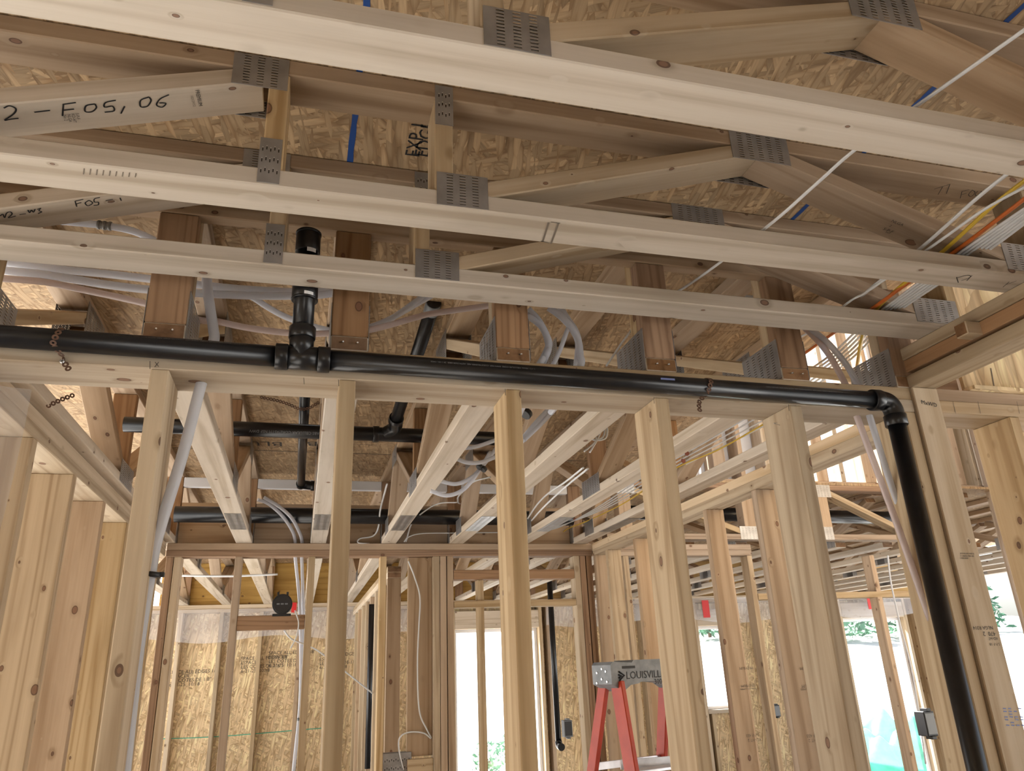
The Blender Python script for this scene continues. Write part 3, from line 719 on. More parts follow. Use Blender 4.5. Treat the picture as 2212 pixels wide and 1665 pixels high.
# upper storey walls standing round the open stair bay at right
wu = struct('wall_upper', 'upper storey stud wall glimpsed past the right corner', (3.6, 4.8, 2.93))
box('bottom_plate', wu, (1.95, 4.70, 2.92), (8.0, 4.84, 2.96), 'pink')
for i in range(28):
    x = 1.98+.215*i; box('stud', wu, (x, 4.702, 2.961), (x+(.038 if i % 2 else .10), 4.838, 5.2), 'pink' if i % 3 else 'spruce')
for i in range(7):
    if i in (2, 5): continue
    box('wrap_panel', wu, (1.95+.86*i, 4.842, 2.93), (1.95+.86*i+(.845 if i != 1 else .70), 4.852, 5.25), 'whitewood', .001)
ws = struct('wall_stair', 'upper wall on the far side of the open stair bay', (5.2, 3.2, 0))
for i in range(9): box('stud', ws, (5.2, 1.9+.34*i, 0), (5.29, 1.938+.34*i, 5.2), 'pink')
for k in range(2): box('wrap_panel', ws, (5.295, 1.7+1.5*k, 2.4), (5.307, 3.195+1.5*k, 5.25), 'osb_wall', .001)

# ------------------------------------------------------------------ black vent pipe on the front wall
YP = 1.653; RP = .0242
vp = thing('vent_pipe', 'long black plastic vent pipe strapped along the front wall plate', 'pipe', (0, YP, 2.42))
def zrun(x): return 2.427-(x)*.0115
def ring(parent, c, d, r, L, mat='abs', name='fitting', seg=28, lip=.0015):
    c = V(c); d = V(d).normalized()
    pts = [c-d*L/2, c-d*(L/2-.0015), c+d*(L/2-.0015), c+d*L/2]
    return tube(name, parent, pts, [r-lip, r, r, r-lip], mat, seg, smooth=False)
xe = 1.575
xr = atY(655, 690, YP).x
tube('pipe', vp, [(-1.9, YP, zrun(-1.9)), (xr, YP, zrun(xr))], RP, 'abs', 28, smooth=False)
tube('pipe', vp, [(xr, YP, zrun(xr)), (xe-.03, YP, zrun(xe))], RP, 'abs', 28, smooth=False)
tee = tube('tee_fitting', vp, [(xr-.03, YP, zrun(xr)), (xr+.045, YP, zrun(xr))], .0275, 'abs', 28, smooth=False)
for x in (xr-.042, xr+.052): ring(tee, (x, YP, zrun(x)), (1, 0, 0), .0305, .028, name='hub')
tube('tee_branch', tee, [(xr, YP, zrun(xr)), (xr, YP, zrun(xr)+.075)], .0278, 'abs', 28, smooth=False)
ring(tee, (xr, YP, zrun(xr)+.062), (0, 0, 1), .0305, .03, name='hub')
ztop = atY(660, 503, YP).z
tube('riser_pipe', vp, [(xr, YP, zrun(xr)+.05), (xr, YP, ztop-.03)], RP, 'abs', 28, smooth=False)
zc1 = atY(658, 630, YP).z
c1 = ring(vp, (xr, YP, zc1+.004), (0, 0, 1), .0302, .05, name='coupling'); ring(vp, (xr, YP, zc1-.022), (0, 0, 1), .0312, .006, name='coupling_lip')
c2 = ring(vp, (xr, YP, ztop-.028), (0, 0, 1), .0295, .058, name='coupling'); ring(vp, (xr, YP, ztop-.004), (0, 0, 1), .031, .008, name='coupling_lip')
for c, py, pz in ((c1, 664, 632), (c2, 672, 538)):
    z = atY(py, pz, YP-.03).z; a0 = .32
    vs = []; fs = []
    for k in range(7):
        an = a0+(k-3)*.12; 
        for q in (-.0055, .0055): vs.append(V((math.sin(an)*.0308, -math.cos(an)*.0308, q)))
        if k: b = 2*k; fs.append((b-2, b, b+1, b-1))
    s_ = pydata('sticker', vp, vs, fs, 'paper', None, V((xr, YP, z))-wloc(vp))
# elbow and drop
pe = V((xe, YP, zrun(xe)))
el = tube('elbow', vp, [pe+V((-.035, 0, 0)), pe+V((-.012, 0, 0)), pe+V((.006, 0, -.005)), pe+V((.018, 0, -.02)), pe+V((.021, 0, -.04)), pe+V((.021, 0, -.062))], .0272, 'abs', 28, n=5)
ring(el, pe+V((-.034, 0, 0)), (1, 0, 0), .0306, .03, name='hub'); ring(el, pe+V((.021, 0, -.058)), (0, 0, 1), .0306, .032, name='hub')
tube('drop_pipe', vp, [pe+V((.021, 0, -.05)), (pe.x+.021, YP, .0)], RP, 'abs', 28, smooth=False)
PT1 = '1-1/2 / 40mm  CELLULAR CORE  DWV NSF  COEXTRUDED ABS  ASTM F628-2803  24 1181 / 0425'
na = V((0, -.93, .36))
def pipetext(s, x, ang, size):
    n_ = V((0, -math.cos(ang), math.sin(ang))); lettering(vp, s, V((x, YP, zrun(x)))+n_*RP, (-1, 0, .0115), n_, size, 'print')
pipetext(PT1, atY(1150, 798, YP).x, .35, .0062)
pipetext(PT1, atY(1820, 850, YP).x, .35, .0062)
pipetext(PT1, atY(520, 755, YP).x, .75, .0062)
o = box('blue_label', vp, (atY(1418, 820, YP).x, YP-RP-.0006, zrun(.9)+.004), (atY(1448, 822, YP).x, YP-RP-.0001, zrun(.9)+.009), 'pexblue', 0)

# perforated hanger straps
def strap(label, path, nrm_fn, group='rusty hanger straps'):
    """links of punched band along path"""
    t = thing('hanger_strap', label, 'strap', path[0], group)
    pts = smooth_pts(path, 10); L = [0]
    for i in range(1, len(pts)): L.append(L[-1]+(pts[i]-pts[i-1]).length)
    step = .0125; n = int(L[-1]/step)
    def P(s):
        for i in range(1, len(L)):
            if s <= L[i]: return pts[i-1].lerp(pts[i], (s-L[i-1])/max(1e-9, L[i]-L[i-1])), (pts[i]-pts[i-1]).normalized()
        return pts[-1], (pts[-1]-pts[-2]).normalized()
    vs = []; fs = []
    K = 12
    for k in range(n+1):
        c, d = P(min(L[-1], k*step)); nn = V(nrm_fn(c)); nn = (nn-d*nn.dot(d)).normalized(); s_ = d.cross(nn)
        b = len(vs)
        for q in range(K):
            a = 2*math.pi*q/K; ro = .0068 if abs(math.cos(a)) < .8 else .0064
            for r, h in ((ro, .0005), (.0026, .0005), (.0026, -.0005), (ro, -.0005)):
                vs.append(c + d*(math.cos(a)*r) + s_*(math.sin(a)*r) + nn*h)
        for q in range(K):
            q2 = (q+1) % K
            for e in range(4): fs.append((b+q*4+e, b+q2*4+e, b+q2*4+(e+1) % 4, b+q*4+(e+1) % 4))
    o0 = wloc(t); pydata('band', t, [v-o0 for v in vs], fs, 'rust')
    return t
def pipe_norm(c): return V((0, c.y-YP, c.z-zrun(c.x))).normalized() if c.z > 2.398 else V((0, -1, .05))
x1 = atY(128, 740, YP).x
arc = [V((x1+.004*math.sin(a*2), YP-math.cos(a)*(RP+.0012), zrun(x1)+math.sin(a)*(RP+.0012))) for a in (1.75, 1.2, .7, .2, -.3, -.75)]
st1 = strap('rusty punched strap over the black pipe, left, with a bright screw', arc+[V((x1+.006, 1.672, 2.402)), V((x1+.012, 1.676, 2.388)), V((x1+.024, 1.672, 2.372))], pipe_norm)
sc = atY(134, 780, 1.672)
ring(st1, sc, (0, -1, .1), .0052, .004, 'screw', 'screw_head', 16); tube('screw_slot', st1, [sc+V((-.0018, -.0022, 0)), sc+V((.0018, -.0022, 0))], .0012, 'slot', 6, smooth=False)
x2 = atY(1525, 840, YP).x
arc = [V((x2+.006*math.sin(a*2), YP-math.cos(a)*(RP+.0012), zrun(x2)+math.sin(a)*(RP+.0012))) for a in (1.75, 1.2, .7, .2, -.3, -.75)]
strap('rusty punched strap over the black pipe, right, end hanging free', arc+[V((x2-.010, 1.672, 2.386)), V((x2-.022, 1.662, 2.370)), V((x2-.026, 1.655, 2.350))], pipe_norm)
strap('rusty punched strap slung through the left bay behind the wall', [atY(105, 876, 2.2), atY(135, 862, 2.2), atY(165, 851, 2.2)], lambda c: (0, -1, -.3))
strap('rusty punched strap looped under the thin black pipe', [atY(565, 858, 3.0), atY(610, 868, 3.0), atY(645, 882, 3.0), atY(665, 882, 3.0), atY(690, 868, 3.0)], lambda c: (0, -1, -.4))

# ------------------------------------------------------------------ drain pipes above the middle room
d1 = thing('drain_pipe', 'black drain pipe crossing the middle room with an angled branch', 'pipe', (0, 3.05, 2.7))
pa, pb = atY(300, 928, 3.04), atY(889, 931, 3.04); zA = (pa.z+pb.z)/2; pa.z = pb.z = zA
tube('pipe', d1, [(-.70, 3.04, zA), (.90, 3.04, zA)], .0300, 'abs', 24, smooth=False)
wy = atY(845, 930, 3.04)
ring(d1, (atY(812, 930, 3.04).x, 3.04, zA), (1, 0, 0), .0345, .025, name='hub')
bt = atZ(938, 652, 2.893)
w_ = tube('wye_branch', d1, [V((wy.x-.03, 3.04, zA)), V((wy.x+.01, 3.0, zA+.02)), V((wy.x, 3.04, zA)).lerp(bt, .14)], .0285, 'abs', 24)
tube('branch_pipe', d1, [V((wy.x, 3.04, zA)).lerp(bt, .1), bt], .0240, 'abs', 24, smooth=False)
bd = (bt-V((wy.x, 3.04, zA))).normalized(); ring(d1, V((wy.x, 3.04, zA)).lerp(bt, .14), bd, .0305, .03, name='hub'); ring(d1, bt-bd*.03, bd, .0265, .05, 'greyplastic', 'collar')
lettering(d1, 'ABS CELLULAR CORE ASTM NSF DWV', V((atY(690, 935, 3.0).x, 3.04, zA))+V((0, -.94, -.34))*.030, (-1, 0, 0), (0, -.94, -.34), .016, 'print')
d2 = thing('drain_pipe', 'thin black pipe running back under the deck to an elbow', 'pipe', (0, 3.7, 2.8))
qa, qb = atY(660, 820, 2.75), atY(650, 1046, 4.36)
tube('pipe', d2, [qa, qb], .0215, M['abs'], 20, smooth=False)
ring(d2, qb, (qb-qa), .0268, .035, name='elbow_hub'); tube('elbow', d2, [qb, qb+V((.03, .012, 0)), qb+V((.07, .012, -.004)), qb+V((.16, .012, -.006))], .025, 'abs', 18); ring(d2, qb+V((.07, .012, -.004)), (1, 0, 0), .029, .03, name='hub')
d3 = thing('drain_pipe', 'thick black drain pipe along the back wall under the deck', 'pipe', (.5, 4.43, 2.6))
pz = atY(600, 1113, 4.43).z
tube('pipe', d3, [(-.70, 4.43, pz), (1.62, 4.43, pz)], .0445, 'abs', 28, smooth=False)
d4 = thing('drain_pipe', 'thick black drain pipe in the far right trusses', 'pipe', (3.2, 4.9, 2.7))
z4 = atY(1630, 1110, 4.95).z
tube('pipe', d4, [(2.2, 4.95, z4), (4.9, 4.95, z4-.02)], .05, 'abs', 24, smooth=False)
d5 = thing('drain_pipe', 'slim upright black pipe standing in the far room', 'pipe', (2.5, 7.0, .9))
a5, b5 = atY(1187, 1255, 7.0), atY(1197, 1602, 7.0); b5.x = a5.x
tube('pipe', d5, [a5, b5], .026, 'abs', 18, smooth=False); tube('elbow', d5, [b5, b5+V((0, -.02, -.03)), b5+V((0, -.08, -.04))], .032, 'abs', 18)
d6 = thing('drain_pipe', 'slim upright black pipe beside the hall partition', 'pipe', (.9, 6.5, .8))
a6, b6 = atY(803, 1305, 6.2), atY(793, 1660, 6.2); b6.x = a6.x; tube('pipe', d6, [a6, b6], .021, 'abs', 16, smooth=False)

# ------------------------------------------------------------------ clear plastic water tubes
def pex(label, pts, r=.0105, mat='pex', group='clear water tubes', printed=None):
    t = tube('water_tube', None, pts, r, mat, 14); tag(t, label, 'tube', group)
    return t
def A(Y, *ps): return [atY(x, y, Y if not hasattr(Y, '__len__') else Y[i]) for i, (x, y) in enumerate(ps)]
pex('upper blue-printed clear tube passing behind the left brown post', A(1.93, (-60, 556), (95, 578), (226, 591), (321, 602), (423, 614), (520, 624), (640, 630), (720, 626)))
tb = pex('clear tube just below the upper blue-printed one at left', A(1.90, (-60, 573), (0, 583), (102, 594), (226, 614), (316, 625), (423, 633), (527, 638), (628, 639), (714, 634), (800, 610)))
pex('pinkish thin tube sagging lowest across the left bays', A(1.88, (-60, 598), (0, 601), (97, 609), (181, 626), (312, 655), (427, 690), (468, 694), (536, 708), (626, 719), (707, 720), (800, 712), (900, 685), (935, 677), (1043, 662), (1110, 655)), .0085, 'pexpink')
pex('clear tube curving down behind the black riser pipe', A(1.96, (500, 620), (545, 642), (581, 665), (626, 688), (705, 712), (770, 716), (830, 697), (900, 650), (950, 610)), .0085)
pex('clear tube rising right of the second brown post', A(1.99, (705, 716), (760, 714), (800, 706), (840, 690), (880, 668), (930, 640), (990, 610)), .0085)
hole = atZ(435, 828, PB)
pex('long clear tube dropping through the plate beside the left stud', [atY(447, 600, 1.80), atY(448, 622, 1.79), atY(454, 667, 1.775), atY(461, 712, 1.765), atY(461, 740, 1.757), hole+V((0, 0, .0)), atY(395, 980, 1.765), atY(340, 1160, 1.775), atY(322, 1250, 1.775), atY(298, 1400, 1.775), atY(268, 1665, 1.775), atY(255, 1760, 1.775)], .0125)
cl = atY(331, 1241, 1.765); clp = thing('tube_clip', 'small black clip holding the long tube to the left stud', 'clip', cl)
ring(clp, cl, (.12, 0, 1), .0165, .010, 'rubber', 'clip_band', 16); box('clip_foot', clp, cl+V((.012, -.006, -.005)), cl+V((.022, .006, .005)), 'rubber', .001)
w5 = [((1138, 680), (1170, 706), (1184, 742), (1176, 768), (1158, 800)), ((1141, 668), (1162, 690), (1180, 722), (1186, 748), (1172, 785))]
pex('left clear tube of the pair bending down right of the third post', A(1.765, *w5[0]) + [atY(1100, 905, 2.2)], .009)
pex('right clear tube of the pair bending down right of the third post', A(1.775, *w5[1]) + [atY(1120, 900, 2.2)], .009)
pex('clear tube arching down left of the fourth brown post', A(1.77, (1185, 664), (1210, 682), (1233, 706), (1248, 733), (1253, 765), (1250, 800)) + [atY(1190, 890, 2.05)], .010)
pex('second clear tube arching down left of the fourth brown post', A(1.80, (1210, 664), (1226, 690), (1243, 716), (1250, 745), (1246, 790)), .010)
pex('straight thin clear tube crossing in front of the arching pair', A(1.775, (1228, 706), (1222, 722), (1212, 750), (1196, 785), (1170, 830)), .0065)
pex('upper clear tube passing behind the fourth brown post', A(1.98, (1120, 556), (1207, 568), (1342, 582), (1434, 597), (1515, 611), (1614, 640), (1700, 668)), .0115)
pex('lower clear tube with a grey coupling left of the fourth post', A(1.99, (1110, 575), (1170, 583), (1255, 590), (1322, 596), (1434, 607), (1520, 622), (1620, 648), (1720, 680)), .0115)
cp = thing('tube_coupling', 'grey ridged coupling on the tube left of the fourth post', 'coupling', atY(1330, 596, 1.985))
for k in range(5): ring(cp, atY(1322+k*5, 595.5+k*.5, 1.985), (1, 0, 0), .0145 if k % 2 == 0 else .0125, .007, 'grey_fit', 'ring', 16)
pex('clear tube with pen marks at upper left, entering a grey coupling', A(1.89, (60, 472), (125, 477), (210, 485), (241, 489), (290, 500), (335, 520), (390, 548)), .0095)
cp = thing('tube_coupling', 'grey ridged coupling on the upper left tube', 'coupling', atY(225, 487, 1.89))
for k in range(5): ring(cp, atY(214+k*6, 485.7+k*.7, 1.89), (1, 0, -.1), .0122 if k % 2 == 0 else .0108, .008, 'grey_fit', 'ring', 16)
P6 = A(1.775, (1740, 710), (1766, 735), (1788, 762), (1806, 792), (1822, 822)); h6 = atZ(1851, 899, PB)
pex('left clear tube of the pair dropping beside the elbow', A(1.80, (1728, 700)) + P6 + [h6+V((0, .0, .04)), h6, atY(1905, 1044, 1.76), atY(1948, 1161, 1.77), atY(2010, 1340, 1.77)], .0095, 'pexpink')
P7 = A(1.765, (1752, 712), (1782, 735), (1806, 760), (1830, 790), (1848, 822)); h7 = atZ(1878, 897, PB)
pex('right clear tube of the pair dropping beside the elbow', A(1.80, (1735, 702)) + P7 + [h7+V((0, 0, .04)), h7, atY(1924, 1044, 1.78), atY(1960, 1140, 1.80), atY(2010, 1280, 1.80)], .0095)
pex('left bent clear tube dropping through the back plate', A([4.28, 4.31, 4.35, 4.46, 4.575], (557, 1079), (580, 1088), (608, 1112), (628, 1140), (637, 1164)) + [atY(638, 1205, 4.59), atY(648, 1320, 4.66), atY(649, 1500, 4.66), atY(634, 1665, 4.66)], .0095)
pex('right bent clear tube dropping through the back plate', A([4.28, 4.31, 4.35, 4.47, 4.575], (570, 1074), (600, 1092), (628, 1116), (644, 1144), (652, 1168)) + [atY(652, 1205, 4.59), atY(655, 1320, 4.68), atY(653, 1500, 4.68), atY(648, 1665, 4.68)], .0095)
bd_ = atY(650, 1553, 4.65); o = ring(None, bd_, (0, 0, 1), .02, .014, 'rubber', 'tube_tie', 14); o.location = o.location; tag(o, 'black tie around the two far tubes', 'tie')
for i, ps in enumerate((((1000, 968), (1030, 964), (1072, 950)), ((984, 990), (1010, 999), (1040, 998), (1072, 986)), ((948, 1038), (985, 1045), (1020, 1030), (1046, 1002), (1072, 968)), ((930, 1060), (965, 1070), (1000, 1058), (1028, 1026), (1060, 976)))):
    pex(('topmost clear tube loop left of the third stud', 'second clear tube loop left of the third stud', 'third clear tube loop, tied with black clips', 'lowest clear tube loop left of the third stud')[i], A(2.9 if i < 2 else 3.0, *ps), .0085)
for i, (px, py) in enumerate(((1036, 1008), (1045, 1013))):
    o = ring(None, atY(px, py, 2.97), (.6, .2, .7), .014, .016, 'rubber', 'tube_tie', 12); tag(o, ('upper', 'lower')[i]+' black clip on the tube loops', 'clip')
for i, ps in enumerate((((1200, 880), (1170, 912), (1130, 950)), ((1190, 880), (1155, 918), (1120, 960)))):
    pex(('upper', 'lower')[i]+' straight clear tube slanting right of the third stud', A(2.3, *ps), .010)
o = ring(None, atY(1137, 893, 2.25), (.6, .2, .7), .02, .018, 'rubber', 'tube_tie', 12); tag(o, 'black clip beside the third stud, under the plate', 'clip')

# ------------------------------------------------------------------ electrical cables
def cable(label, pts, r=.0048, mat='white', group='white electrical cables', flat=.7):
    t = tube('cable', None, pts, r, mat, 8, flat); tag(t, label, 'cable', group); return t
cable('single white cable slanting across the near trusses at upper right', [atZ(2300, 0, 2.69), atZ(2212, 65, 2.68), atZ(1985, 225, 2.665), atZ(1845, 325, 2.65), atZ(1760, 400, 2.645), atZ(1650, 495, 2.64), atY(1480, 620, 1.66), atY(1405, 655, 1.85), atY(1376, 688, 1.80), atY(1362, 715, 1.77), atY(1340, 745, 1.765), atY(1310, 790, 1.765)], .0042)
cable('white cable at left of the bundle crossing the second truss', [atZ(2230, 335, 2.70), atZ(2120, 420, 2.68), atZ(1990, 535, 2.655), atZ(1890, 615, 2.65), atY(1800, 690, 1.88), atY(1720, 733, 2.1), atY(1640, 785, 2.25)], .0052)
cable('second white cable left of the bundle, close to the first', [atZ(2240, 390, 2.66), atZ(2130, 450, 2.65), atZ(2030, 520, 2.645), atZ(1880, 625, 2.64), atZ(1830, 655, 2.635), atY(1750, 720, 2.0)], .0042)
cable('yellow cable in the bundle crossing the second truss', [atZ(2240, 370, 2.70), atZ(2150, 440, 2.685), atZ(2040, 540, 2.66), atZ(1900, 660, 2.65), atY(1865, 720, 1.75), atY(1850, 800, 2.0)], .006, 'yellow', 'yellow cables')
cable('orange cable in the bundle crossing the second truss', [atZ(2245, 405, 2.67), atZ(2160, 470, 2.665), atZ(2060, 545, 2.66), atZ(1960, 612, 2.65), atZ(1890, 662, 2.645), atY(1800, 720, 1.85), atY(1700, 790, 2.3)], .0062, 'orange', 'orange cables')
for i in range(6):
    q = i*10
    cable('white cable in the bundle right of the orange one, %s from it' % ('first second third fourth fifth sixth'.split()[i]), [atZ(2250+q*.3, 425+q*.35, 2.665+.004*(i % 2)), atZ(2140+q*.6, 500+q*.3, 2.66), atZ(2040+q*.7, 570+q*.25, 2.655), atZ(1918+q*.6, 660+q*.14, 2.648), atY(1850+q*.9, 715+q*.1, 1.85), atY(1790+q*.8, 770+q*.25, 2.05), atY(1700+q*.9, 830+q*.3, 2.45)], .0045, 'white', 'white cable bundle at upper right')
for i in range(4):
    cable('white cable stapled along the far right truss, %s from the top' % ('first second third fourth'.split()[i]), [atZ(1160+4*i, 1150-9*i+6*i, 2.55), atZ(1210, 1138-5*i+4*i, 2.56), atZ(1290+3*i, 1096-3*i+5*i, 2.57), atZ(1390, 1040+8*i-10, 2.575), atZ(1470, 993+8*i-8, 2.58), atZ(1560+5*i, 940+8*i-6, 2.58), atZ(1640+8*i, 890+9*i-4, 2.58)], .0042, 'white', 'white cables along the far right truss')
cable('yellow cable lowest in the run along the far right truss', [atZ(1140, 1163, 2.55), atZ(1172, 1157, 2.55), atZ(1211, 1151, 2.55), atZ(1228, 1141, 2.56), atZ(1271, 1124, 2.56), atZ(1336, 1093, 2.56), atZ(1385, 1063, 2.56), atZ(1464, 1009, 2.56), atZ(1550, 972, 2.56), atZ(1650, 916, 2.56)], .0042, 'yellow', 'yellow cables')
for i, (px, py) in enumerate(((1384, 1004), (1394, 978), (1484, 979), (1476, 995), (1248, 1105), (1242, 1122))):
    p = atZ(px, py, 2.57); o = ring(None, p, (0, 1, 0), .011, .004, 'copper', 'cable_ring', 12); tag(o, 'rust-red staple on the cable run, '+('just left of the fourth stud', 'left of the fourth stud, higher one', 'just right of the fourth stud, higher one', 'just right of the fourth stud, lower one', 'far end, upper one', 'far end, lower one')[i], 'staple', 'rust-red cable staples')
cable('white cable curling down over the back plate in the third bay', A([3.4, 3.5, 3.9, 4.2, 4.4, 4.56], (1060, 1030), (1020, 1042), (992, 1070), (989, 1080), (990, 1086), (994, 1088)), .005)
cable('white cable arching to the back plate in the third bay', A([3.9, 4.1, 4.3, 4.5, 4.57], (986, 1085), (950, 1087), (920, 1102), (890, 1130), (877, 1170)), .005)
cable('white cable running level along the back plate', A(4.55, (873, 1170), (882, 1160), (913, 1152), (1000, 1151), (1075, 1150), (1150, 1152)), .005)
cable('white cable looping on the plate in the second bay', A([3.9, 4.3, 4.5, 4.56, 4.56, 4.55, 4.56], (836, 1045), (822, 1100), (817, 1140), (805, 1158), (778, 1163), (774, 1172), (798, 1174)), .005)
cable('white cable draped over the right studs of the back room', A([2.6, 2.9, 3.3, 3.7, 4.2], (1260, 1010), (1222, 1040), (1185, 1065), (1160, 1090), (1140, 1120)), .005)
cable('second white cable draped near the right stud', A([2.6, 2.9, 3.3, 3.7, 4.2], (1270, 1012), (1228, 1046), (1190, 1080), (1165, 1105), (1148, 1125)), .005)
cable('small coil of white cable hung under the fourth truss', A(2.55, (1262, 975), (1285, 955), (1296, 935), (1288, 926), (1276, 938), (1283, 950), (1302, 944), (1306, 925), (1298, 920), (1288, 936), (1290, 950), (1308, 946), (1312, 928), (1304, 922), (1290, 950), (1283, 962), (1274, 977)), .005)
cable('white cable hanging down the board left of the door', A(4.585, (882, 1212), (895, 1245), (907, 1290), (905, 1350), (902, 1420), (903, 1500), (908, 1545), (922, 1575), (931, 1594), (915, 1583), (885, 1581), (864, 1592), (862, 1620), (872, 1662)), .006)
cable('white cable curling from the round black box', A(4.54, (637, 1318), (645, 1345), (640, 1375), (628, 1400)), .005)
cable('white cable sagging rightward from the round black box', A([4.54, 4.6, 4.7, 5.2, 5.9], (614, 1362), (630, 1380), (665, 1395), (700, 1415), (812, 1503)), .006)
cable('white cable running level above the round black box', A([6.0, 6.0, 6.0], (392, 1243), (500, 1244), (600, 1240)), .012)
cable('white cable slack on the right far stud', A([4.2]*6, (1918, 1200), (1925, 1260), (1945, 1350), (1968, 1440), (1985, 1540), (2000, 1650)), .006)

# ------------------------------------------------------------------ electrical boxes
rb_ = thing('ceiling_box', 'round black electrical box on the block between far studs', 'electrical box', atY(610, 1305, 4.57))
c = atY(610, 1305, 4.57); ring(rb_, c, (0, 1, 0), .055, .045, 'rubber', 'box_body', 28); ring(rb_, c+V((0, -.024, 0)), (0, 1, 0), .048, .004, 'rubber', 'rim', 28)
for k in (-1, 0, 1): box('knockout', rb_, c+V((k*.022-.008, -.028, -.004)), c+V((k*.022+.008, -.025, .004)), 'greyplastic', .001)
for k in (-1, 1): box('ear', rb_, c+V((k*.025-.006, -.02, .05)), c+V((k*.025+.006, 0, .066)), 'rubber', .001)
box('bracket', rb_, c+V((-.05, -.02, -.066)), c+V((.05, .02, -.052)), 'rubber', .001)
def ebox(label, c, w, h, dp, mat='rubber', facing=(0, -1, 0)):
    t = thing('outlet_box', label, 'electrical box', c); c = V(c)
    box('shell', t, c+V((-w/2, -dp/2, -h/2)), c+V((w/2, dp/2, h/2)), mat, .003)
    for s in (-1, 1): box('tab', t, c+V((-w*.2, -dp/2-.004, s*h*.56-.006)), c+V((w*.2, dp/2*.2, s*h*.56+.006)), mat, .001)
    box('recess', t, c+V((-w*.42, -dp/2-.002, -h*.42)), c+V((w*.42, -dp/2+.002, h*.42)), 'greyplastic' if mat == 'rubber' else 'rubber', .001)
    return t
ebox('black outlet box on the far stud beside the right door', atY(2000, 1562, 3.0), .055, .10, .06)
ebox('grey outlet box low on the stud behind the third stud', atY(1225, 1573, 6.6), .075, .13, .07, 'greyplastic')
ebox('small black outlet box on the far OSB at right', atY(1676, 1535, 8.0), .07, .12, .06)
ebox('grey box low in the hall behind the cables', atY(844, 1595, 5.4), .05, .10, .06, 'greyplastic')
mb = thing('metal_box', 'black punched metal box low between hall studs', 'electrical box', atY(858, 1648, 4.62)); c = atY(858, 1648, 4.62)
box('shell', mb, c+V((-.085, -.03, -.06)), c+V((.075, .03, .055)), 'greyplastic', .003)
plate(mb, c+V((-.005, -.0305, -.002)), .155, .11, (1, 0, 0), (0, -1, 0), True, .6)

# ------------------------------------------------------------------ step ladder
LC = V((1.40, 3.2, 0)); th = math.radians(16); u = V((math.cos(th), math.sin(th), 0)); nn = V((math.sin(th), -math.cos(th), 0))
ld = thing('step_ladder', 'orange fibreglass step ladder with a grey cap behind the fourth stud', 'ladder', LC)
ZL = 1.735; hw = .215
c0 = LC+u*.045
def lp(a, b, z): return c0+u*a+nn*b+V((0, 0, z))
bm = bmesh.new()
prof = [(-hw, 0), (-hw+.012, .012), (-.10, .006), (-.09, .016), (.09, .016), (.10, .006), (hw-.012, .012), (hw, 0)]
low = [(-hw, -.075), (-hw+.06, -.105), (-hw+.10, -.082), (-.07, -.077), (-.06, -.072), (.06, -.072), (.07, -.077), (hw-.10, -.082), (hw-.06, -.105), (hw, -.075)]
out = [(a, z) for a, z in prof] + [(a, z) for a, z in low[::-1]]
f_ = [bm.verts.new(lp(a, .065, ZL+z)-LC) for a, z in out]; b_ = [bm.verts.new(lp(a, -.065, ZL+z)-LC) for a, z in out]
bm.faces.new(f_); bm.faces.new(b_[::-1])
for i in range(len(out)): j = (i+1) % len(out); bm.faces.new((f_[j], f_[i], b_[i], b_[j]))
bmesh.ops.recalc_face_normals(bm, faces=bm.faces[:])
me = bpy.data.meshes.new('top_cap'); bm.to_mesh(me); bm.free(); cap = mesh_obj('top_cap', me, ld, 'cap')
for a in (-.12, .12):
    o = beam('slot', cap, lp(a-.035, .0655, ZL-.012), lp(a+.035, .0655, ZL-.012), .010, .003, Z3, 'slot', .001)
lettering(cap, 'LOUISVILLE', lp(-.138, .0655, ZL-.058), u, nn, .042, 'ink')
lettering(cap, '300', lp(.012, .0655, ZL-.084), u, nn, .03, 'ink')
marks_ = [[(-.175, -.028), (-.147, -.043), (-.175, -.062)], [(-.178, -.04), (-.16, -.045), (-.178, -.052)]]
for s in marks_: tube('emblem', cap, [lp(a, .0665, ZL+z) for a, z in s], .004, 'ink', 6, smooth=False)
for a, z in ((-.03, -.03), (.03, -.025), (0, -.055), (-.035, -.07), (.035, -.065), (.005, -.015)):
    ring(cap, c0-u*(hw+.001)+nn*a+V((0, 0, ZL+z)), u, .006, .004, 'screw', 'rivet', 10)
for s in (-1, 1):
    for fr in (1, -1):
        top = lp(s*(hw-.045), fr*.045, ZL-.07); bot = lp(s*(hw+.06), fr*.40 if fr > 0 else -.52, 0.0)
        if s < 0 and fr > 0: rail0 = (top, bot)
        rl = beam('rail', ld, top, bot, .072 if fr > 0 else .055, .022, nn, 'fibre', .003)
for k in range(5):
    f = (k+1)/6+.03; z = (ZL-.07)*(1-f); b = .045+(.40-.045)*f; a = hw-.045+(.105)*f
    st = beam('step', ld, lp(-a, b-.005, z), lp(a, b-.005, z), .075, .012, nn, 'alu', .002); 
    beam('step_front', st, V(lp(-a, b+.03, z-.018)), V(lp(a, b+.03, z-.018)), .036, .004, Z3, 'alu', .001)
    bb = -(.045+(.52-.045)*f); beam('brace', ld, lp(-a, bb, z), lp(a, bb, z), .03, .012, Z3, 'alu', .001)
for k in range(1):
    f0 = .10; f1 = .36
    p = rail0[0].lerp(rail0[1], .085); q = rail0[0].lerp(rail0[1], .27); off = nn*.0362
    beam('warning_label', ld, p+off, q+off, .016, .0008, u, 'paper', 0)
    p = rail0[0].lerp(rail0[1], .14)-u*.0116; lettering(ld, 'Martin Electric', rail0[0].lerp(rail0[1], .3)-u*.0128, rail0[0]-rail0[1], -u, .03, 'ink')
lettering(ld, 'M. 2.pl A.u', lp(-.03, .078, (ZL-.07)*(1-(1/6+.03))-.03), u, nn, .022, 'ink')

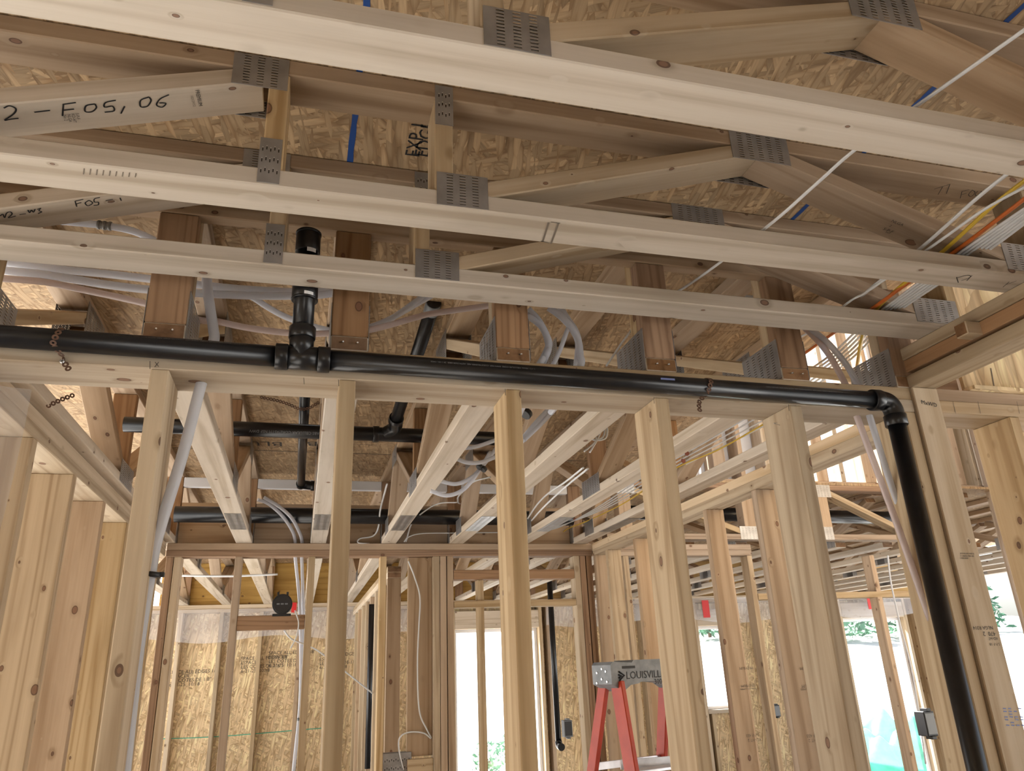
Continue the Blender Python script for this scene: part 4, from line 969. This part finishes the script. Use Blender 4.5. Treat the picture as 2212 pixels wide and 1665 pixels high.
# ------------------------------------------------------------------ outside
def tree(label, c, r, h, n):
    t = thing('shrub', label, 'shrub', c, 'green shrubs outside'); vs = []; fs = []
    for k in range(n):
        a = random.uniform(0, 2*math.pi); z = random.uniform(.05, 1)*h; rr = r*math.sqrt(random.random())*(1.1-.6*z/h)
        p = V((math.cos(a)*rr, math.sin(a)*rr, z)); s = random.uniform(.12, .3)*r*.6
        d1_ = V((random.gauss(0, 1), random.gauss(0, 1), random.gauss(0, 1))).normalized(); d2_ = d1_.orthogonal().normalized()
        b = len(vs); vs += [p+d1_*s, p+d2_*s*.45, p-d1_*s, p-d2_*s*.45]; fs.append((b, b+1, b+2, b+3))
    o = pydata('foliage', t, vs, fs, 'leaf'); o['kind'] = 'stuff'
    tube('trunk', t, [c, V(c)+V((0, 0, h*.5))], .06*r, 'endgrain', 6, smooth=False)
for i, (x, y, r, h) in enumerate(((33, 44, 2.4, 4.2), (38, 45, 2.4, 4.6), (43, 46, 2.4, 4.2), (48, 47, 2.4, 4.5), (28, 50, 2.4, 3.6))):
    tree(('leafy shrub outside the far right door, nearest left', 'leafy shrub in the middle outside the far right door', 'leafy shrub right of the middle one outside the far door', 'rightmost leafy shrub on the slope outside', 'leafy shrub farthest back on the slope outside')[i], (x, y, -.42+.10*(y-14)), r, h, 900)
for i, (x, y) in enumerate(((4.0, 17), (4.9, 18.5), (3.4, 14))): tree(('small pale bush seen low through the patio door', 'small bush farther off through the patio door', 'low bush nearest the patio door')[i], (x, y, -.42), .5, .7, 160)
def tarp(u_, v_):
    x = (u_-.5)*4; y = (v_-.5)*1.6; h_ = .85*max(0, 1-(abs(u_-.5)*2)**3)*max(0, 1-(abs(v_-.5)*2)**2)
    return V((11.2+x, 13.2+y, -.41+h_*(1+.18*math.sin(u_*23+v_*9)+.12*math.sin(v_*31-u_*17)+.1*math.sin(u_*51))))
vs = []; fs = []
for i in range(61):
    for j in range(31): vs.append(tarp(i/60, j/30)-V((11.2, 13.2, -.41)))
for i in range(60):
    for j in range(30): b = i*31+j; fs.append((b, b+31, b+32, b+1))
o = pydata('green_tarp', None, vs, fs, 'greentarp', None, (11.2, 13.2, -.41)); tag(o, 'crumpled green tarp over a heap outside the far right door', 'tarp')
for p in o.data.polygons: p.use_smooth = True
